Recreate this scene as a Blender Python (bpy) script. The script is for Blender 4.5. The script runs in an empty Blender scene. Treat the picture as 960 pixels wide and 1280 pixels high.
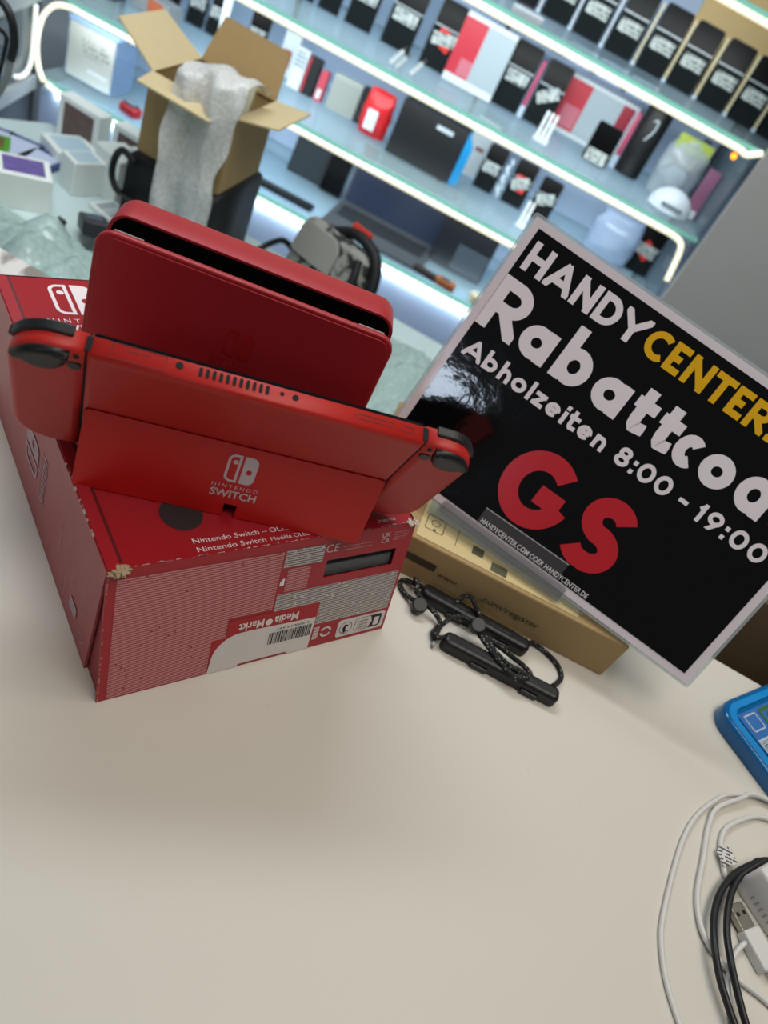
import bpy, bmesh, math, random
from mathutils import Matrix, Vector, noise
random.seed(7)
PI = math.pi
SC = bpy.context.scene
COL = SC.collection

# ------------------------------------------------------------------ camera, world, lights, exposure
cam_d = bpy.data.cameras.new('camera')
cam = bpy.data.objects.new('camera', cam_d); COL.objects.link(cam); SC.camera = cam
PITCH, ROLL, CAMH, FPX = 0.6909, 0.5151, 0.4121, 946.05
cam.matrix_world = Matrix.Translation((0, 0, CAMH)) @ Matrix.Rotation(PI/2 - PITCH, 4, 'X') @ Matrix.Rotation(ROLL, 4, 'Z')
cam_d.sensor_fit = 'VERTICAL'; cam_d.sensor_height = 24.0; cam_d.sensor_width = 18.0
cam_d.lens = FPX / 1280 * 24.0
cam_d.clip_start = 0.01
cam_d.dof.use_dof = True
cam_d.dof.focus_distance = 0.47
cam_d.dof.aperture_fstop = cam_d.lens / 3.6

vs = SC.view_settings
vs.view_transform = 'Standard'; vs.look = 'None'; vs.gamma = 1.0; vs.exposure = 0.0
vs.use_curve_mapping = False
SC.display_settings.display_device = 'sRGB'

world = bpy.data.worlds.new('room_light'); SC.world = world; world.use_nodes = True
bg = world.node_tree.nodes['Background']
bg.inputs[0].default_value = (0.80, 0.88, 1.0, 1); bg.inputs[1].default_value = 0.08

def area(name, loc, target, sx, sy, power, col):
    d = bpy.data.lights.new(name, 'AREA'); d.shape = 'RECTANGLE'; d.size = sx; d.size_y = sy
    d.energy = power; d.color = col
    o = bpy.data.objects.new(name, d); COL.objects.link(o)
    o.location = loc
    o.rotation_euler = (Vector(target) - Vector(loc)).to_track_quat('-Z', 'Y').to_euler()
    return o
area('ceiling_panel_light', (0.75, 1.05, 1.75), (0.15, 0.3, 0), 0.6, 0.45, 5.5, (1.0, 0.94, 0.82))
area('ceiling_panel_light', (0.40, 0.08, 1.90), (0.15, 0.3, 0), 1.3, 0.8, 17, (1.0, 0.95, 0.85))
area('shop_window_daylight', (-0.64, -2.5, 1.27), (0.0, 0.5, 0.25), 0.36, 0.36, 6, (0.70, 0.83, 1.0))
area('ceiling_panel_light', (-0.6, 1.0, 1.25), (-0.72, 1.4, -0.3), 1.1, 0.35, 17, (0.88, 0.95, 1.0))
# the light the shelf strips throw back into the shelves
for z_ in (.391, .160, -.078, -.300, -.530):
    l_ = area('shelf_strip_light', (-.57, 2.12, z_ - .012), (-.57, 2.32, z_ - .17), 1.75, 0.02, 2.6, (0.93, 0.98, 1.0))
    l_.rotation_euler.z += 0.06
    l_.location = (-.57 - .0, 2.16 - .57*.06 + .012, z_ - .012)

# ------------------------------------------------------------------ materials
def lin(h):
    h = h.lstrip('#')
    c = [int(h[i:i+2], 16)/255 for i in (0, 2, 4)]
    return tuple(x/12.92 if x <= .04045 else ((x+.055)/1.055)**2.4 for x in c) + (1,)
MATS = {}
def mat(name, hexcol='808080', rough=.5, metal=0, spec=.5, coat=0, bump=0, bscale=400, alpha=1, trans=0, ior=1.45, emit=None, estr=0, var=0, vscale=8):
    if name in MATS: return MATS[name]
    m = bpy.data.materials.new(name); m.use_nodes = True
    nt = m.node_tree; b = nt.nodes['Principled BSDF']
    c = lin(hexcol)
    b.inputs['Base Color'].default_value = c
    b.inputs['Roughness'].default_value = rough
    b.inputs['Metallic'].default_value = metal
    b.inputs['Specular IOR Level'].default_value = spec
    b.inputs['Coat Weight'].default_value = coat
    b.inputs['IOR'].default_value = ior
    b.inputs['Transmission Weight'].default_value = trans
    b.inputs['Alpha'].default_value = alpha
    if emit:
        b.inputs['Emission Color'].default_value = lin(emit); b.inputs['Emission Strength'].default_value = estr
    tc = nt.nodes.new('ShaderNodeTexCoord')
    n = nt.nodes.new('ShaderNodeTexNoise'); n.inputs['Scale'].default_value = vscale; n.inputs['Detail'].default_value = 4
    nt.links.new(tc.outputs['Object'], n.inputs['Vector'])
    if var:
        mx = nt.nodes.new('ShaderNodeMix'); mx.data_type = 'RGBA'
        mx.inputs['A'].default_value = tuple(x*(1-var) for x in c[:3]) + (1,)
        mx.inputs['B'].default_value = tuple(min(1, x*(1+var)) for x in c[:3]) + (1,)
        nt.links.new(n.outputs['Fac'], mx.inputs['Factor']); nt.links.new(mx.outputs['Result'], b.inputs['Base Color'])
    if bump:
        n2 = nt.nodes.new('ShaderNodeTexNoise'); n2.inputs['Scale'].default_value = bscale; n2.inputs['Detail'].default_value = 3
        nt.links.new(tc.outputs['Object'], n2.inputs['Vector'])
        bp = nt.nodes.new('ShaderNodeBump'); bp.inputs['Strength'].default_value = bump; bp.inputs['Distance'].default_value = .002
        nt.links.new(n2.outputs['Fac'], bp.inputs['Height']); nt.links.new(bp.outputs['Normal'], b.inputs['Normal'])
    MATS[name] = m
    return m

def print_mat(name, ink, paper, pitch, cover=.62, wscale=260, axis='Z', rough=.45):
    """fine lines of print: rows along one object axis, broken into words by noise"""
    if name in MATS: return MATS[name]
    m = bpy.data.materials.new(name); m.use_nodes = True
    nt = m.node_tree; b = nt.nodes['Principled BSDF']; b.inputs['Roughness'].default_value = rough
    N = nt.nodes.new; L = nt.links.new
    tc = N('ShaderNodeTexCoord'); sp = N('ShaderNodeSeparateXYZ'); L(tc.outputs['Object'], sp.inputs[0])
    mu = N('ShaderNodeMath'); mu.operation = 'DIVIDE'; L(sp.outputs[axis], mu.inputs[0]); mu.inputs[1].default_value = pitch
    fr = N('ShaderNodeMath'); fr.operation = 'FRACT'; L(mu.outputs[0], fr.inputs[0])
    lt = N('ShaderNodeMath'); lt.operation = 'LESS_THAN'; L(fr.outputs[0], lt.inputs[0]); lt.inputs[1].default_value = .55
    fl = N('ShaderNodeMath'); fl.operation = 'FLOOR'; L(mu.outputs[0], fl.inputs[0])
    cb = N('ShaderNodeCombineXYZ')
    mx_ = N('ShaderNodeMath'); mx_.operation = 'MULTIPLY'; L(sp.outputs['X'], mx_.inputs[0]); mx_.inputs[1].default_value = wscale
    m7 = N('ShaderNodeMath'); m7.operation = 'MULTIPLY'; L(fl.outputs[0], m7.inputs[0]); m7.inputs[1].default_value = 7.31
    L(mx_.outputs[0], cb.inputs[0]); L(m7.outputs[0], cb.inputs[1])
    nz = N('ShaderNodeTexNoise'); nz.inputs['Scale'].default_value = 1.0; nz.inputs['Detail'].default_value = 1
    L(cb.outputs[0], nz.inputs['Vector'])
    l2 = N('ShaderNodeMath'); l2.operation = 'LESS_THAN'; L(nz.outputs['Fac'], l2.inputs[0]); l2.inputs[1].default_value = cover
    an = N('ShaderNodeMath'); an.operation = 'MULTIPLY'; L(lt.outputs[0], an.inputs[0]); L(l2.outputs[0], an.inputs[1])
    mx = N('ShaderNodeMix'); mx.data_type = 'RGBA'; mx.inputs['A'].default_value = lin(paper); mx.inputs['B'].default_value = lin(ink)
    L(an.outputs[0], mx.inputs['Factor']); L(mx.outputs['Result'], b.inputs['Base Color'])
    MATS[name] = m
    return m

def glass_mat(name, tint, opacity, rough=.08, spec=.6, bubbles=0):
    """thin clear sheet: mostly see-through, tinted, with a gloss"""
    if name in MATS: return MATS[name]
    m = bpy.data.materials.new(name); m.use_nodes = True
    nt = m.node_tree; b = nt.nodes['Principled BSDF']; out = nt.nodes['Material Output']
    b.inputs['Base Color'].default_value = lin(tint); b.inputs['Roughness'].default_value = rough
    b.inputs['Specular IOR Level'].default_value = spec
    tr = nt.nodes.new('ShaderNodeBsdfTransparent')
    c = lin(tint); tr.inputs[0].default_value = tuple(.35*x+.65 for x in c[:3]) + (1,)
    mx = nt.nodes.new('ShaderNodeMixShader'); mx.inputs[0].default_value = opacity
    nt.links.new(tr.outputs[0], mx.inputs[1]); nt.links.new(b.outputs[0], mx.inputs[2]); nt.links.new(mx.outputs[0], out.inputs[0])
    if bubbles:
        tc = nt.nodes.new('ShaderNodeTexCoord'); v = nt.nodes.new('ShaderNodeTexVoronoi'); v.inputs['Scale'].default_value = bubbles
        nt.links.new(tc.outputs['Object'], v.inputs['Vector'])
        bp = nt.nodes.new('ShaderNodeBump'); bp.inputs['Strength'].default_value = .35; bp.inputs['Distance'].default_value = .003
        nt.links.new(v.outputs['Distance'], bp.inputs['Height']); nt.links.new(bp.outputs['Normal'], b.inputs['Normal'])
        mr = nt.nodes.new('ShaderNodeMapRange'); mr.inputs['To Min'].default_value = min(1, opacity*1.12); mr.inputs['To Max'].default_value = opacity*.85
        mr.inputs['From Max'].default_value = .7
        nt.links.new(v.outputs['Distance'], mr.inputs['Value']); nt.links.new(mr.outputs[0], mx.inputs[0])
    MATS[name] = m
    return m

RED = mat('red_plastic', 'b9241d', .44, spec=.45, bump=.05, bscale=2500)
DOCKRED = mat('dock_red_plastic', 'a4222a', .38, spec=.45, bump=.05, bscale=2500)
DOCKLOGO = mat('dock_mark_red', 'a81c20', .25, spec=.6)
BLACK = mat('black_plastic', '141416', .42)
DARK = mat('slot_black', '050505', .8)
GLOSSB = mat('black_glass', '08080a', .08, spec=.7)
WHITE = mat('white_ink', 'e8dde0', .5)
GREYW = mat('grey_ink', 'c9b3b3', .5)
BOXRED = mat('box_red_print', 'a3202a', .36, var=.06, vscale=30)
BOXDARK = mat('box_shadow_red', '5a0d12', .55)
BOXTOP = mat('box_top_red', 'a01d26', .3, var=.05, vscale=25)
PAPERB = mat('torn_board', 'b39f80', .9, bump=.6, bscale=500)
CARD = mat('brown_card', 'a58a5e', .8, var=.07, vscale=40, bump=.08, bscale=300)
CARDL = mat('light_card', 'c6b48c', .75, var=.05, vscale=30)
CARDIN = mat('card_inside', 'a8946c', .85, var=.06, vscale=25)
INK = mat('dark_ink', '3a3020', .7)

# ------------------------------------------------------------------ mesh helpers
class MB:
    def __init__(s): s.v = []; s.f = []; s.sm = []
    def add(s, vs, fs, M=None, smooth=False):
        n = len(s.v)
        for p in vs:
            p = Vector(p); s.v.append(M @ p if M else p)
        for f in fs: s.f.append([i+n for i in f]); s.sm.append(smooth)
        return s
    def box(s, x0, x1, y0, y1, z0, z1, M=None):
        vs = [(x, y, z) for x in (x0, x1) for y in (y0, y1) for z in (z0, z1)]
        return s.add(vs, [(0,1,3,2), (4,6,7,5), (0,4,5,1), (2,3,7,6), (0,2,6,4), (1,5,7,3)], M)
    def slab(s, outline, a, b, bev=(0, 0), seg=3, M=None, axis='y', smooth=False):
        """outline (2-D) extruded from a to b along an axis; rounded edges at each end"""
        rings = []
        n = len(outline)
        def ring(off, t):
            o = inset(outline, off) if off else outline
            rings.append([(p[0], t, p[1]) if axis == 'y' else ((p[0], p[1], t) if axis == 'z' else (t, p[0], p[1])) for p in o])
        sg = 1 if b > a else -1
        if bev[0]:
            for k in range(seg+1):
                th = PI/2*k/seg; ring(bev[0]*(1-math.sin(th)), a + sg*bev[0]*(1-math.cos(th)))
        else: ring(0, a)
        if bev[1]:
            for k in range(seg+1):
                th = PI/2*k/seg; ring(bev[1]*(1-math.cos(th)), b - sg*bev[1]*(1-math.sin(th)))
        else: ring(0, b)
        vs = [p for r in rings for p in r]; fs = []
        for r in range(len(rings)-1):
            for i in range(n):
                j = (i+1) % n
                fs.append((r*n+i, r*n+j, (r+1)*n+j, (r+1)*n+i))
        k = len(s.f)
        s.add(vs, fs, M, smooth)
        m = len(s.v) - len(vs)
        s.f.append([m+i for i in range(n)][::-1]); s.sm.append(False)
        s.f.append([m+(len(rings)-1)*n+i for i in range(n)]); s.sm.append(False)
        return s
    def tube(s, pts, r, sides=10, closed=False, M=None, rad=None):
        pts = [Vector(p) for p in pts]; n = len(pts); vs = []; fs = []
        up = Vector((0, 0, 1)); prev = None
        for i, p in enumerate(pts):
            if closed: t = pts[(i+1) % n] - pts[i-1]
            else: t = pts[min(i+1, n-1)] - pts[max(i-1, 0)]
            if t.length < 1e-9: t = Vector((1, 0, 0))
            t.normalize()
            if prev is None:
                a = t.cross(up)
                if a.length < .1: a = t.cross(Vector((1, 0, 0)))
            else:
                a = prev - t*prev.dot(t)
                if a.length < 1e-6: a = t.cross(up)
            a.normalize(); prev = a; b = t.cross(a)
            rr = rad[i] if rad else r
            for k in range(sides):
                th = 2*PI*k/sides
                vs.append(p + (a*math.cos(th) + b*math.sin(th))*rr)
        for i in range(n if closed else n-1):
            for k in range(sides):
                i2 = (i+1) % n; k2 = (k+1) % sides
                fs.append((i*sides+k, i*sides+k2, i2*sides+k2, i2*sides+k))
        m = len(s.v)
        s.add(vs, fs, M, True)
        if not closed:
            s.f.append([m+k for k in range(sides)][::-1]); s.sm.append(False)
            s.f.append([m+(n-1)*sides+k for k in range(sides)]); s.sm.append(False)
        return s
    def poly(s, pts, M=None):
        return s.add(pts, [tuple(range(len(pts)))], M)
    def quad(s, u0, u1, v0, v1, P):
        """flat print in a plane given by P(u, v)"""
        return s.add([P(u0, v0), P(u1, v0), P(u1, v1), P(u0, v1)], [(0, 1, 2, 3)])
    def flat(s, pts, P): return s.add([P(*q) for q in pts], [tuple(range(len(pts)))])
    def grid(s, nx, ny, fn, smooth=True):
        vs = [fn(i/(nx-1), j/(ny-1)) for j in range(ny) for i in range(nx)]
        fs = [(j*nx+i, j*nx+i+1, (j+1)*nx+i+1, (j+1)*nx+i) for j in range(ny-1) for i in range(nx-1)]
        return s.add(vs, fs, None, smooth)
    def build(s, name, m, parent=None, M=None):
        me = bpy.data.meshes.new(name)
        me.from_pydata([tuple(v) for v in s.v], [], s.f)
        me.polygons.foreach_set('use_smooth', s.sm)
        me.update()
        bm = bmesh.new(); bm.from_mesh(me)
        bmesh.ops.remove_doubles(bm, verts=bm.verts, dist=1e-7)
        bmesh.ops.recalc_face_normals(bm, faces=bm.faces)
        bm.to_mesh(me); bm.free()
        me.materials.append(m)
        o = bpy.data.objects.new(name, me); COL.objects.link(o)
        if parent: o.parent = parent
        if M is not None: o.matrix_local = M if parent else M
        if not parent and M is not None: o.matrix_world = M
        return o

def inset(o, d):
    n = len(o); A = sum(o[i][0]*o[(i+1) % n][1]-o[(i+1) % n][0]*o[i][1] for i in range(n))
    sg = 1 if A > 0 else -1
    r = []
    for i in range(n):
        p0, p1, p2 = o[i-1], o[i], o[(i+1) % n]
        e1 = Vector((p1[0]-p0[0], p1[1]-p0[1])); e2 = Vector((p2[0]-p1[0], p2[1]-p1[1]))
        if e1.length < 1e-9 or e2.length < 1e-9: r.append(p1); continue
        e1.normalize(); e2.normalize()
        n1 = Vector((-e1.y, e1.x))*sg; n2 = Vector((-e2.y, e2.x))*sg
        b = n1+n2
        if b.length < 1e-6: r.append(p1); continue
        b = b/b.length; k = d/max(.35, b.dot(n1))
        r.append((p1[0]+b.x*k, p1[1]+b.y*k))
    return r

def rrect(x0, x1, y0, y1, r=0, seg=6):
    """rounded rectangle; r one number or four: (x0y0, x1y0, x1y1, x0y1)"""
    rs = r if isinstance(r, (tuple, list)) else (r,)*4
    pts = []
    for (cx, cy, sx, sy, a0, rr) in ((x0, y0, 1, 1, PI, rs[0]), (x1, y0, -1, 1, 1.5*PI, rs[1]), (x1, y1, -1, -1, 0, rs[2]), (x0, y1, 1, -1, .5*PI, rs[3])):
        if rr <= 0: pts.append((cx, cy)); continue
        for k in range(seg+1):
            a = a0 + .5*PI*k/seg
            pts.append((cx+sx*rr + rr*math.cos(a), cy+sy*rr + rr*math.sin(a)))
    return pts
def circ(cx, cy, r, n=20, ry=None): return [(cx+r*math.cos(2*PI*k/n), cy+(ry or r)*math.sin(2*PI*k/n)) for k in range(n)]
def spline(pts, n=8, closed=False):
    P = [Vector(p) for p in pts]; m = len(P); out = []
    for i in range(m if closed else m-1):
        if closed: a, b, c, d = P[i-1], P[i], P[(i+1) % m], P[(i+2) % m]
        else: a, b, c, d = P[max(i-1, 0)], P[i], P[i+1], P[min(i+2, m-1)]
        for k in range(n):
            t = k/n
            out.append(.5*((2*b)+(c-a)*t+(2*a-5*b+4*c-d)*t*t+(3*b-a-3*c+d)*t**3))
    if not closed: out.append(P[-1])
    return out

def empty(name, M=None, loc=None):
    o = bpy.data.objects.new(name, None); COL.objects.link(o); o.empty_display_size = .02
    if M is not None: o.matrix_world = M
    if loc is not None: o.location = loc
    return o
def tag(o, label, cat, group=None, kind=None):
    o['label'] = label; o['category'] = cat
    if group: o['group'] = group
    if kind: o['kind'] = kind
    return o
def struct(o): o['kind'] = 'structure'; return o

_font_cache = {}
def text_shape(s, bold=0.0):
    """built-in lettering as flat faces: verts (x, y) scaled so the line's box is known"""
    key = (s, bold)
    if key in _font_cache: return _font_cache[key]
    c = bpy.data.curves.new('lettering', 'FONT'); c.body = s; c.size = 1; c.offset = bold; c.resolution_u = 3
    c.fill_mode = 'FRONT'
    o = bpy.data.objects.new('lettering', c); COL.objects.link(o)
    dg = bpy.context.evaluated_depsgraph_get(); me = bpy.data.meshes.new_from_object(o.evaluated_get(dg))
    vs = [tuple(v.co)[:2] for v in me.vertices]; fs = [tuple(p.vertices) for p in me.polygons]
    bpy.data.objects.remove(o); bpy.data.curves.remove(c); bpy.data.meshes.remove(me)
    x0 = min(v[0] for v in vs); x1 = max(v[0] for v in vs); y0 = min(v[1] for v in vs); y1 = max(v[1] for v in vs)
    _font_cache[key] = (vs, fs, x0, x1, y0, y1)
    return _font_cache[key]
def put_text(mb, s, u0, u1, v0, v1, P, bold=.01):
    """fit a line of text in the box u0..u1, v0..v1 of the plane P(u, v)"""
    vs, fs, x0, x1, y0, y1 = text_shape(s, bold)
    mb.add([P(u0+(x-x0)/(x1-x0)*(u1-u0), v0+(y-y0)/(y1-y0)*(v1-v0)) for x, y in vs], fs)

def clip_box(poly, x0, x1, y0, y1):
    for ax, lim, sg in ((0, x0, 1), (0, x1, -1), (1, y0, 1), (1, y1, -1)):
        out = []
        for i in range(len(poly)):
            a, b = poly[i-1], poly[i]
            da, db = (a[ax]-lim)*sg, (b[ax]-lim)*sg
            if (da >= 0) != (db >= 0):
                t = da/(da-db); out.append((a[0]+(b[0]-a[0])*t, a[1]+(b[1]-a[1])*t))
            if db >= 0: out.append(b)
        poly = out
        if len(poly) < 3: return []
    return poly
def arc(cx, cy, rx, ry, a0, a1, n=18):
    return [(cx+rx*math.cos(math.radians(a0+(a1-a0)*k/n)), cy+ry*math.sin(math.radians(a0+(a1-a0)*k/n))) for k in range(n+1)]
# geometric bold alphabet: strokes in a unit box (inset by half the stroke), flag = run the ends out to the box
XH = .6
GL = {
 'H': [([(0,0),(0,1)],1), ([(1,0),(1,1)],1), ([(0,.5),(1,.5)],0)],
 'A': [([(0,0),(.5,1)],2), ([(1,0),(.5,1)],2), ([(.22,.27),(.78,.27)],0)],
 'N': [([(0,0),(0,1)],1), ([(1,0),(1,1)],1), ([(0,1),(1,0)],0)],
 'D': [([(0,0),(0,1)],1), ([(0,1),(.35,1)]+arc(.35,.5,.65,.5,90,-90)+[(.35,0),(0,0)],0)],
 'Y': [([(0,1),(.5,.42)],2), ([(1,1),(.5,.42)],2), ([(.5,.46),(.5,0)],1)],
 'C': [(arc(.62,.5,.62,.5,50,310),0)],
 'E': [([(0,0),(0,1)],1), ([(0,1),(1,1)],1), ([(0,.5),(.92,.5)],0), ([(0,0),(1,0)],1)],
 'T': [([(0,1),(1,1)],1), ([(.5,1),(.5,0)],1)],
 'R': [([(0,0),(0,1)],1), ([(0,1),(.5,1)]+arc(.5,.72,.45,.28,90,-90)+[(.5,.44),(0,.44)],0), ([(.38,.46),(1,0)],2)],
 '.': [([(0,0),(.01,0)],1)],
 'a': [(arc(.5,.5,.5,.5,0,360,30),0), ([(1,0),(1,1)],1)],
 'd': [(arc(.5,XH/2,.5,XH/2,0,360,30),0), ([(1,0),(1,1)],1)],
 'b': [(arc(.5,XH/2,.5,XH/2,0,360,30),0), ([(0,0),(0,1)],1)],
 'o': [(arc(.5,.5,.5,.5,0,360,30),0)],
 'c': [(arc(.58,.5,.58,.5,48,312),0)],
 'e': [(arc(.5,.5,.5,.5,0,318,30),0), ([(0,.5),(1,.5)],0)],
 't': [([(.28,1),(.28,.22),(.36,.07),(.52,0),(1,.03)],1), ([(0,.7),(1,.7)],1)],
 'h': [([(0,0),(0,1)],1), (arc(.5,XH-.36,.5,.36,180,0)+[(1,0)],1)],
 'n': [([(0,0),(0,1)],1), (arc(.5,.5,.5,.5,180,0)+[(1,0)],1)],
 'l': [([(.5,0),(.5,1)],1)],
 'i': [([(.5,0),(.5,XH)],1), ([(.5,.98),(.5,1)],1)],
 'z': [([(0,1),(1,1)],1), ([(1,1),(0,0)],0), ([(0,0),(1,0)],1)],
 '8': [(arc(.5,.76,.42,.24,0,360,24),0), (arc(.5,.26,.5,.26,0,360,24),0)],
 '0': [(arc(.5,.5,.5,.5,0,360,30),0)],
 '1': [([(.8,0),(.8,1)],1), ([(0,.66),(.8,1)],0)],
 '9': [(arc(.5,.68,.5,.32,0,360,24),0), ([(.97,.6),(.42,0)],2)],
 ':': [([(.5,0),(.5,.02)],1), ([(.5,.62),(.5,.64)],1)],
 '-': [([(0,.5),(1,.5)],1)],
 'G': [(arc(.5,.5,.5,.5,48,352,34),0), ([(1,.46),(.52,.46)],0)],
 'S': [(arc(.53,.745,.44,.255,28,262,20)+arc(.5,.245,.5,.255,82,-148,22),0)],
}
def glyph(mb, ch, x0, x1, y0, y1, w, P):
    def m(q): return (x0+w/2+q[0]*(x1-x0-w), y0+w/2+q[1]*(y1-y0-w))
    P0 = P
    for si, (pts, ext) in enumerate(GL[ch]):
        P = (lambda u, z, k=si: P0(u, z) + Vector((0, -.00004*k, 0)))
        p = [Vector(m(q)) for q in pts]
        q = [p[0]]
        for k in p[1:]:
            if (k-q[-1]).length > 1e-6: q.append(k)
        p = q
        closed = (p[0]-p[-1]).length < 1e-5 and len(p) > 3
        if closed: p = p[:-1]
        n = len(p)
        if ext and not closed and n > 1:
            e = w*(.5 if ext == 1 else 1.2)
            d0 = (p[0]-p[1]).normalized(); d1 = (p[-1]-p[-2]).normalized()
            if ext == 2: p[0] = p[0]+d0*e; p[-1] = p[-1]+(d1*(w*.3) if ch in 'A' else d1*0) if ch != 'R' and ch != '9' else p[-1]+d1*e
            else: p[0] = p[0]+d0*e; p[-1] = p[-1]+d1*e
            if ch in 'R9' and ext == 2: p[0] = p[0]-d0*e
        L = []; R = []
        for i in range(n):
            if closed: a, b, c = p[i-1], p[i], p[(i+1) % n]
            else: a, b, c = p[max(i-1, 0)], p[i], p[min(i+1, n-1)]
            e1 = (b-a) if (b-a).length > 1e-9 else (c-b); e2 = (c-b) if (c-b).length > 1e-9 else (b-a)
            e1 = e1.normalized(); e2 = e2.normalized()
            n1 = Vector((-e1.y, e1.x)); n2 = Vector((-e2.y, e2.x)); bb = (n1+n2)
            bb = bb.normalized() if bb.length > 1e-6 else n1
            k = w/2/max(.3, bb.dot(n1))
            L.append(b+bb*k); R.append(b-bb*k)
        for i in range(n if closed else n-1):
            j = (i+1) % n
            pl = clip_box([tuple(L[i]), tuple(L[j]), tuple(R[j]), tuple(R[i])], x0, x1, y0, y1)
            if len(pl) >= 3: mb.flat(pl, P)

def console_logo(mb, P, x0, x1, y0, y1):
    """two rounded halves: outlined left half with a dot, solid right half with a hole"""
    w = x1-x0; h = y1-y0; g = w*.045; xm = x0+w*.48; r = w*.24; t = w*.085
    def out(pts_o, pts_i):
        n = len(pts_o)
        for i in range(n):
            j = (i+1) % n
            mb.flat([pts_o[i], pts_o[j], pts_i[j], pts_i[i]], P)
    o = rrect(x0, xm-g, y0, y1, (r, 0, 0, r), 8); out(o, inset(o, t))
    mb.flat(circ(x0+w*.25, y0+h*.73, w*.085, 16), P)
    # right half: ring of faces between the outline and the hole
    o = rrect(xm+g, x1, y0, y1, (0, r, r, 0), 8); cx, cy, rr = x0+w*.76, y0+h*.46, w*.1
    o2 = []
    for i in range(len(o)):
        a, b = o[i], o[(i+1) % len(o)]
        for k in range(4): o2.append((a[0]+(b[0]-a[0])*k/4, a[1]+(b[1]-a[1])*k/4))
    inn = []
    for q in o2:
        a = math.atan2(q[1]-cy, q[0]-cx); inn.append((cx+rr*math.cos(a), cy+rr*math.sin(a)))
    out(o2, inn)
# ------------------------------------------------------------------ the room
FLOORZ = -0.95
b = MB(); b.box(-3.5, 3.5, -3.2, 3.2, FLOORZ-.05, FLOORZ); struct(b.build('floor', mat('floor_tile', '8f9496', .35, var=.1, vscale=3)))
SY = 0.06                                   # the shelf wall runs a touch askew to the counter
SHM = Matrix.Translation((0, 2.16, 0)) @ Matrix.Rotation(SY, 4, 'Z')  # wall depth and shelf layout scaled about the camera to bring phones to size
def SW(x, o, z): return SHM @ Vector((x, o, z))
b = MB(); b.box(-3.4, 3.4, .46, .54, FLOORZ, 2.3); struct(b.build('wall_back', mat('wall_paint', 'aab0b6', .8, var=.03, vscale=2), M=SHM))
b = MB(); b.box(-1.95, -1.9, -2.6, .46, FLOORZ, 2.3); struct(b.build('wall_left', mat('wall_paint', 'aab0b6', .8), M=SHM))
b = MB(); b.box(.372, 1.0, -.03, -.012, FLOORZ, 2.3)
struct(b.build('wall_right', mat('grey_partition', 'b9b8b5', .55, var=.03, vscale=3), M=SHM))

# ------------------------------------------------------------------ the counter and the low desk behind it
ctr = tag(empty('sales_counter', loc=(0, .25, FLOORZ)), 'white laminate shop counter with a few specks, all the front things stand on it', 'counter')
def rel(o, par):
    o.parent = par; o.matrix_parent_inverse = par.matrix_world.inverted(); return o
bpy.context.view_layer.update()
def counter_mat():
    m = bpy.data.materials.new('white_laminate'); m.use_nodes = True; nt = m.node_tree; bs = nt.nodes['Principled BSDF']
    bs.inputs['Roughness'].default_value = .42; bs.inputs['Specular IOR Level'].default_value = .35
    tc = nt.nodes.new('ShaderNodeTexCoord')
    n = nt.nodes.new('ShaderNodeTexNoise'); n.inputs['Scale'].default_value = 120; n.inputs['Detail'].default_value = 2
    nt.links.new(tc.outputs['Object'], n.inputs['Vector'])
    cr = nt.nodes.new('ShaderNodeValToRGB')
    cr.color_ramp.elements[0].position = .76; cr.color_ramp.elements[0].color = lin('d0cabf')
    cr.color_ramp.elements[1].position = .82; cr.color_ramp.elements[1].color = lin('beb7ab')
    nt.links.new(n.outputs['Fac'], cr.inputs['Fac']); nt.links.new(cr.outputs[0], bs.inputs['Base Color'])
    return m
CTM = Matrix.Translation((0, .015, 0)) @ Matrix.Rotation(-.009, 4, 'Z')
b = MB(); b.slab(rrect(-1.3, 1.1, -.12, .537, .004, 2), -.035, 0, (.0, .002), axis='z'); rel(b.build('worktop', counter_mat(), M=CTM), ctr)
b = MB(); b.box(-1.25, 1.05, -.05, .51, FLOORZ, -.035); rel(b.build('cabinet_body', mat('counter_front', 'd8d4cf', .5), M=CTM), ctr)
def marble():
    m = bpy.data.materials.new('marble_edge'); m.use_nodes = True; nt = m.node_tree; bs = nt.nodes['Principled BSDF']
    tc = nt.nodes.new('ShaderNodeTexCoord'); n = nt.nodes.new('ShaderNodeTexNoise'); n.inputs['Scale'].default_value = 22; n.inputs['Detail'].default_value = 6; n.inputs['Distortion'].default_value = 1.2
    nt.links.new(tc.outputs['Object'], n.inputs['Vector']); cr = nt.nodes.new('ShaderNodeValToRGB')
    cr.color_ramp.elements[0].position = .38; cr.color_ramp.elements[0].color = lin('8d867f'); cr.color_ramp.elements[1].position = .5; cr.color_ramp.elements[1].color = lin('d9d6d2')
    nt.links.new(n.outputs['Fac'], cr.inputs[0]); nt.links.new(cr.outputs[0], bs.inputs['Base Color']); bs.inputs['Roughness'].default_value = .3
    return m
b = MB(); b.box(-1.3, -.300, .478, .5365, .0002, .0012); rel(b.build('marbled_edge_strip', marble(), M=CTM), ctr)

desk = tag(empty('glass_desk', loc=(-.1, 1.0, FLOORZ)), 'low glass topped desk behind the counter covered in boxes and plastic film', 'desk')
bpy.context.view_layer.update()
DZ = -.30
b = MB(); b.slab([(-1.35, .6), (.9, .6), (.9, 1.42), (-.985, 1.42), (-1.10, 1.22), (-1.35, 1.10)], DZ-.02, DZ, (.002, .002), axis='z'); rel(b.build('desk_top', mat('pale_glass_top', 'c9dcdc', .12, spec=.6)), desk)
b = MB(); b.box(-1.32, .87, .63, 1.20, FLOORZ, DZ-.02); rel(b.build('desk_body', mat('desk_white', 'c5ced2', .5)), desk)

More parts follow.
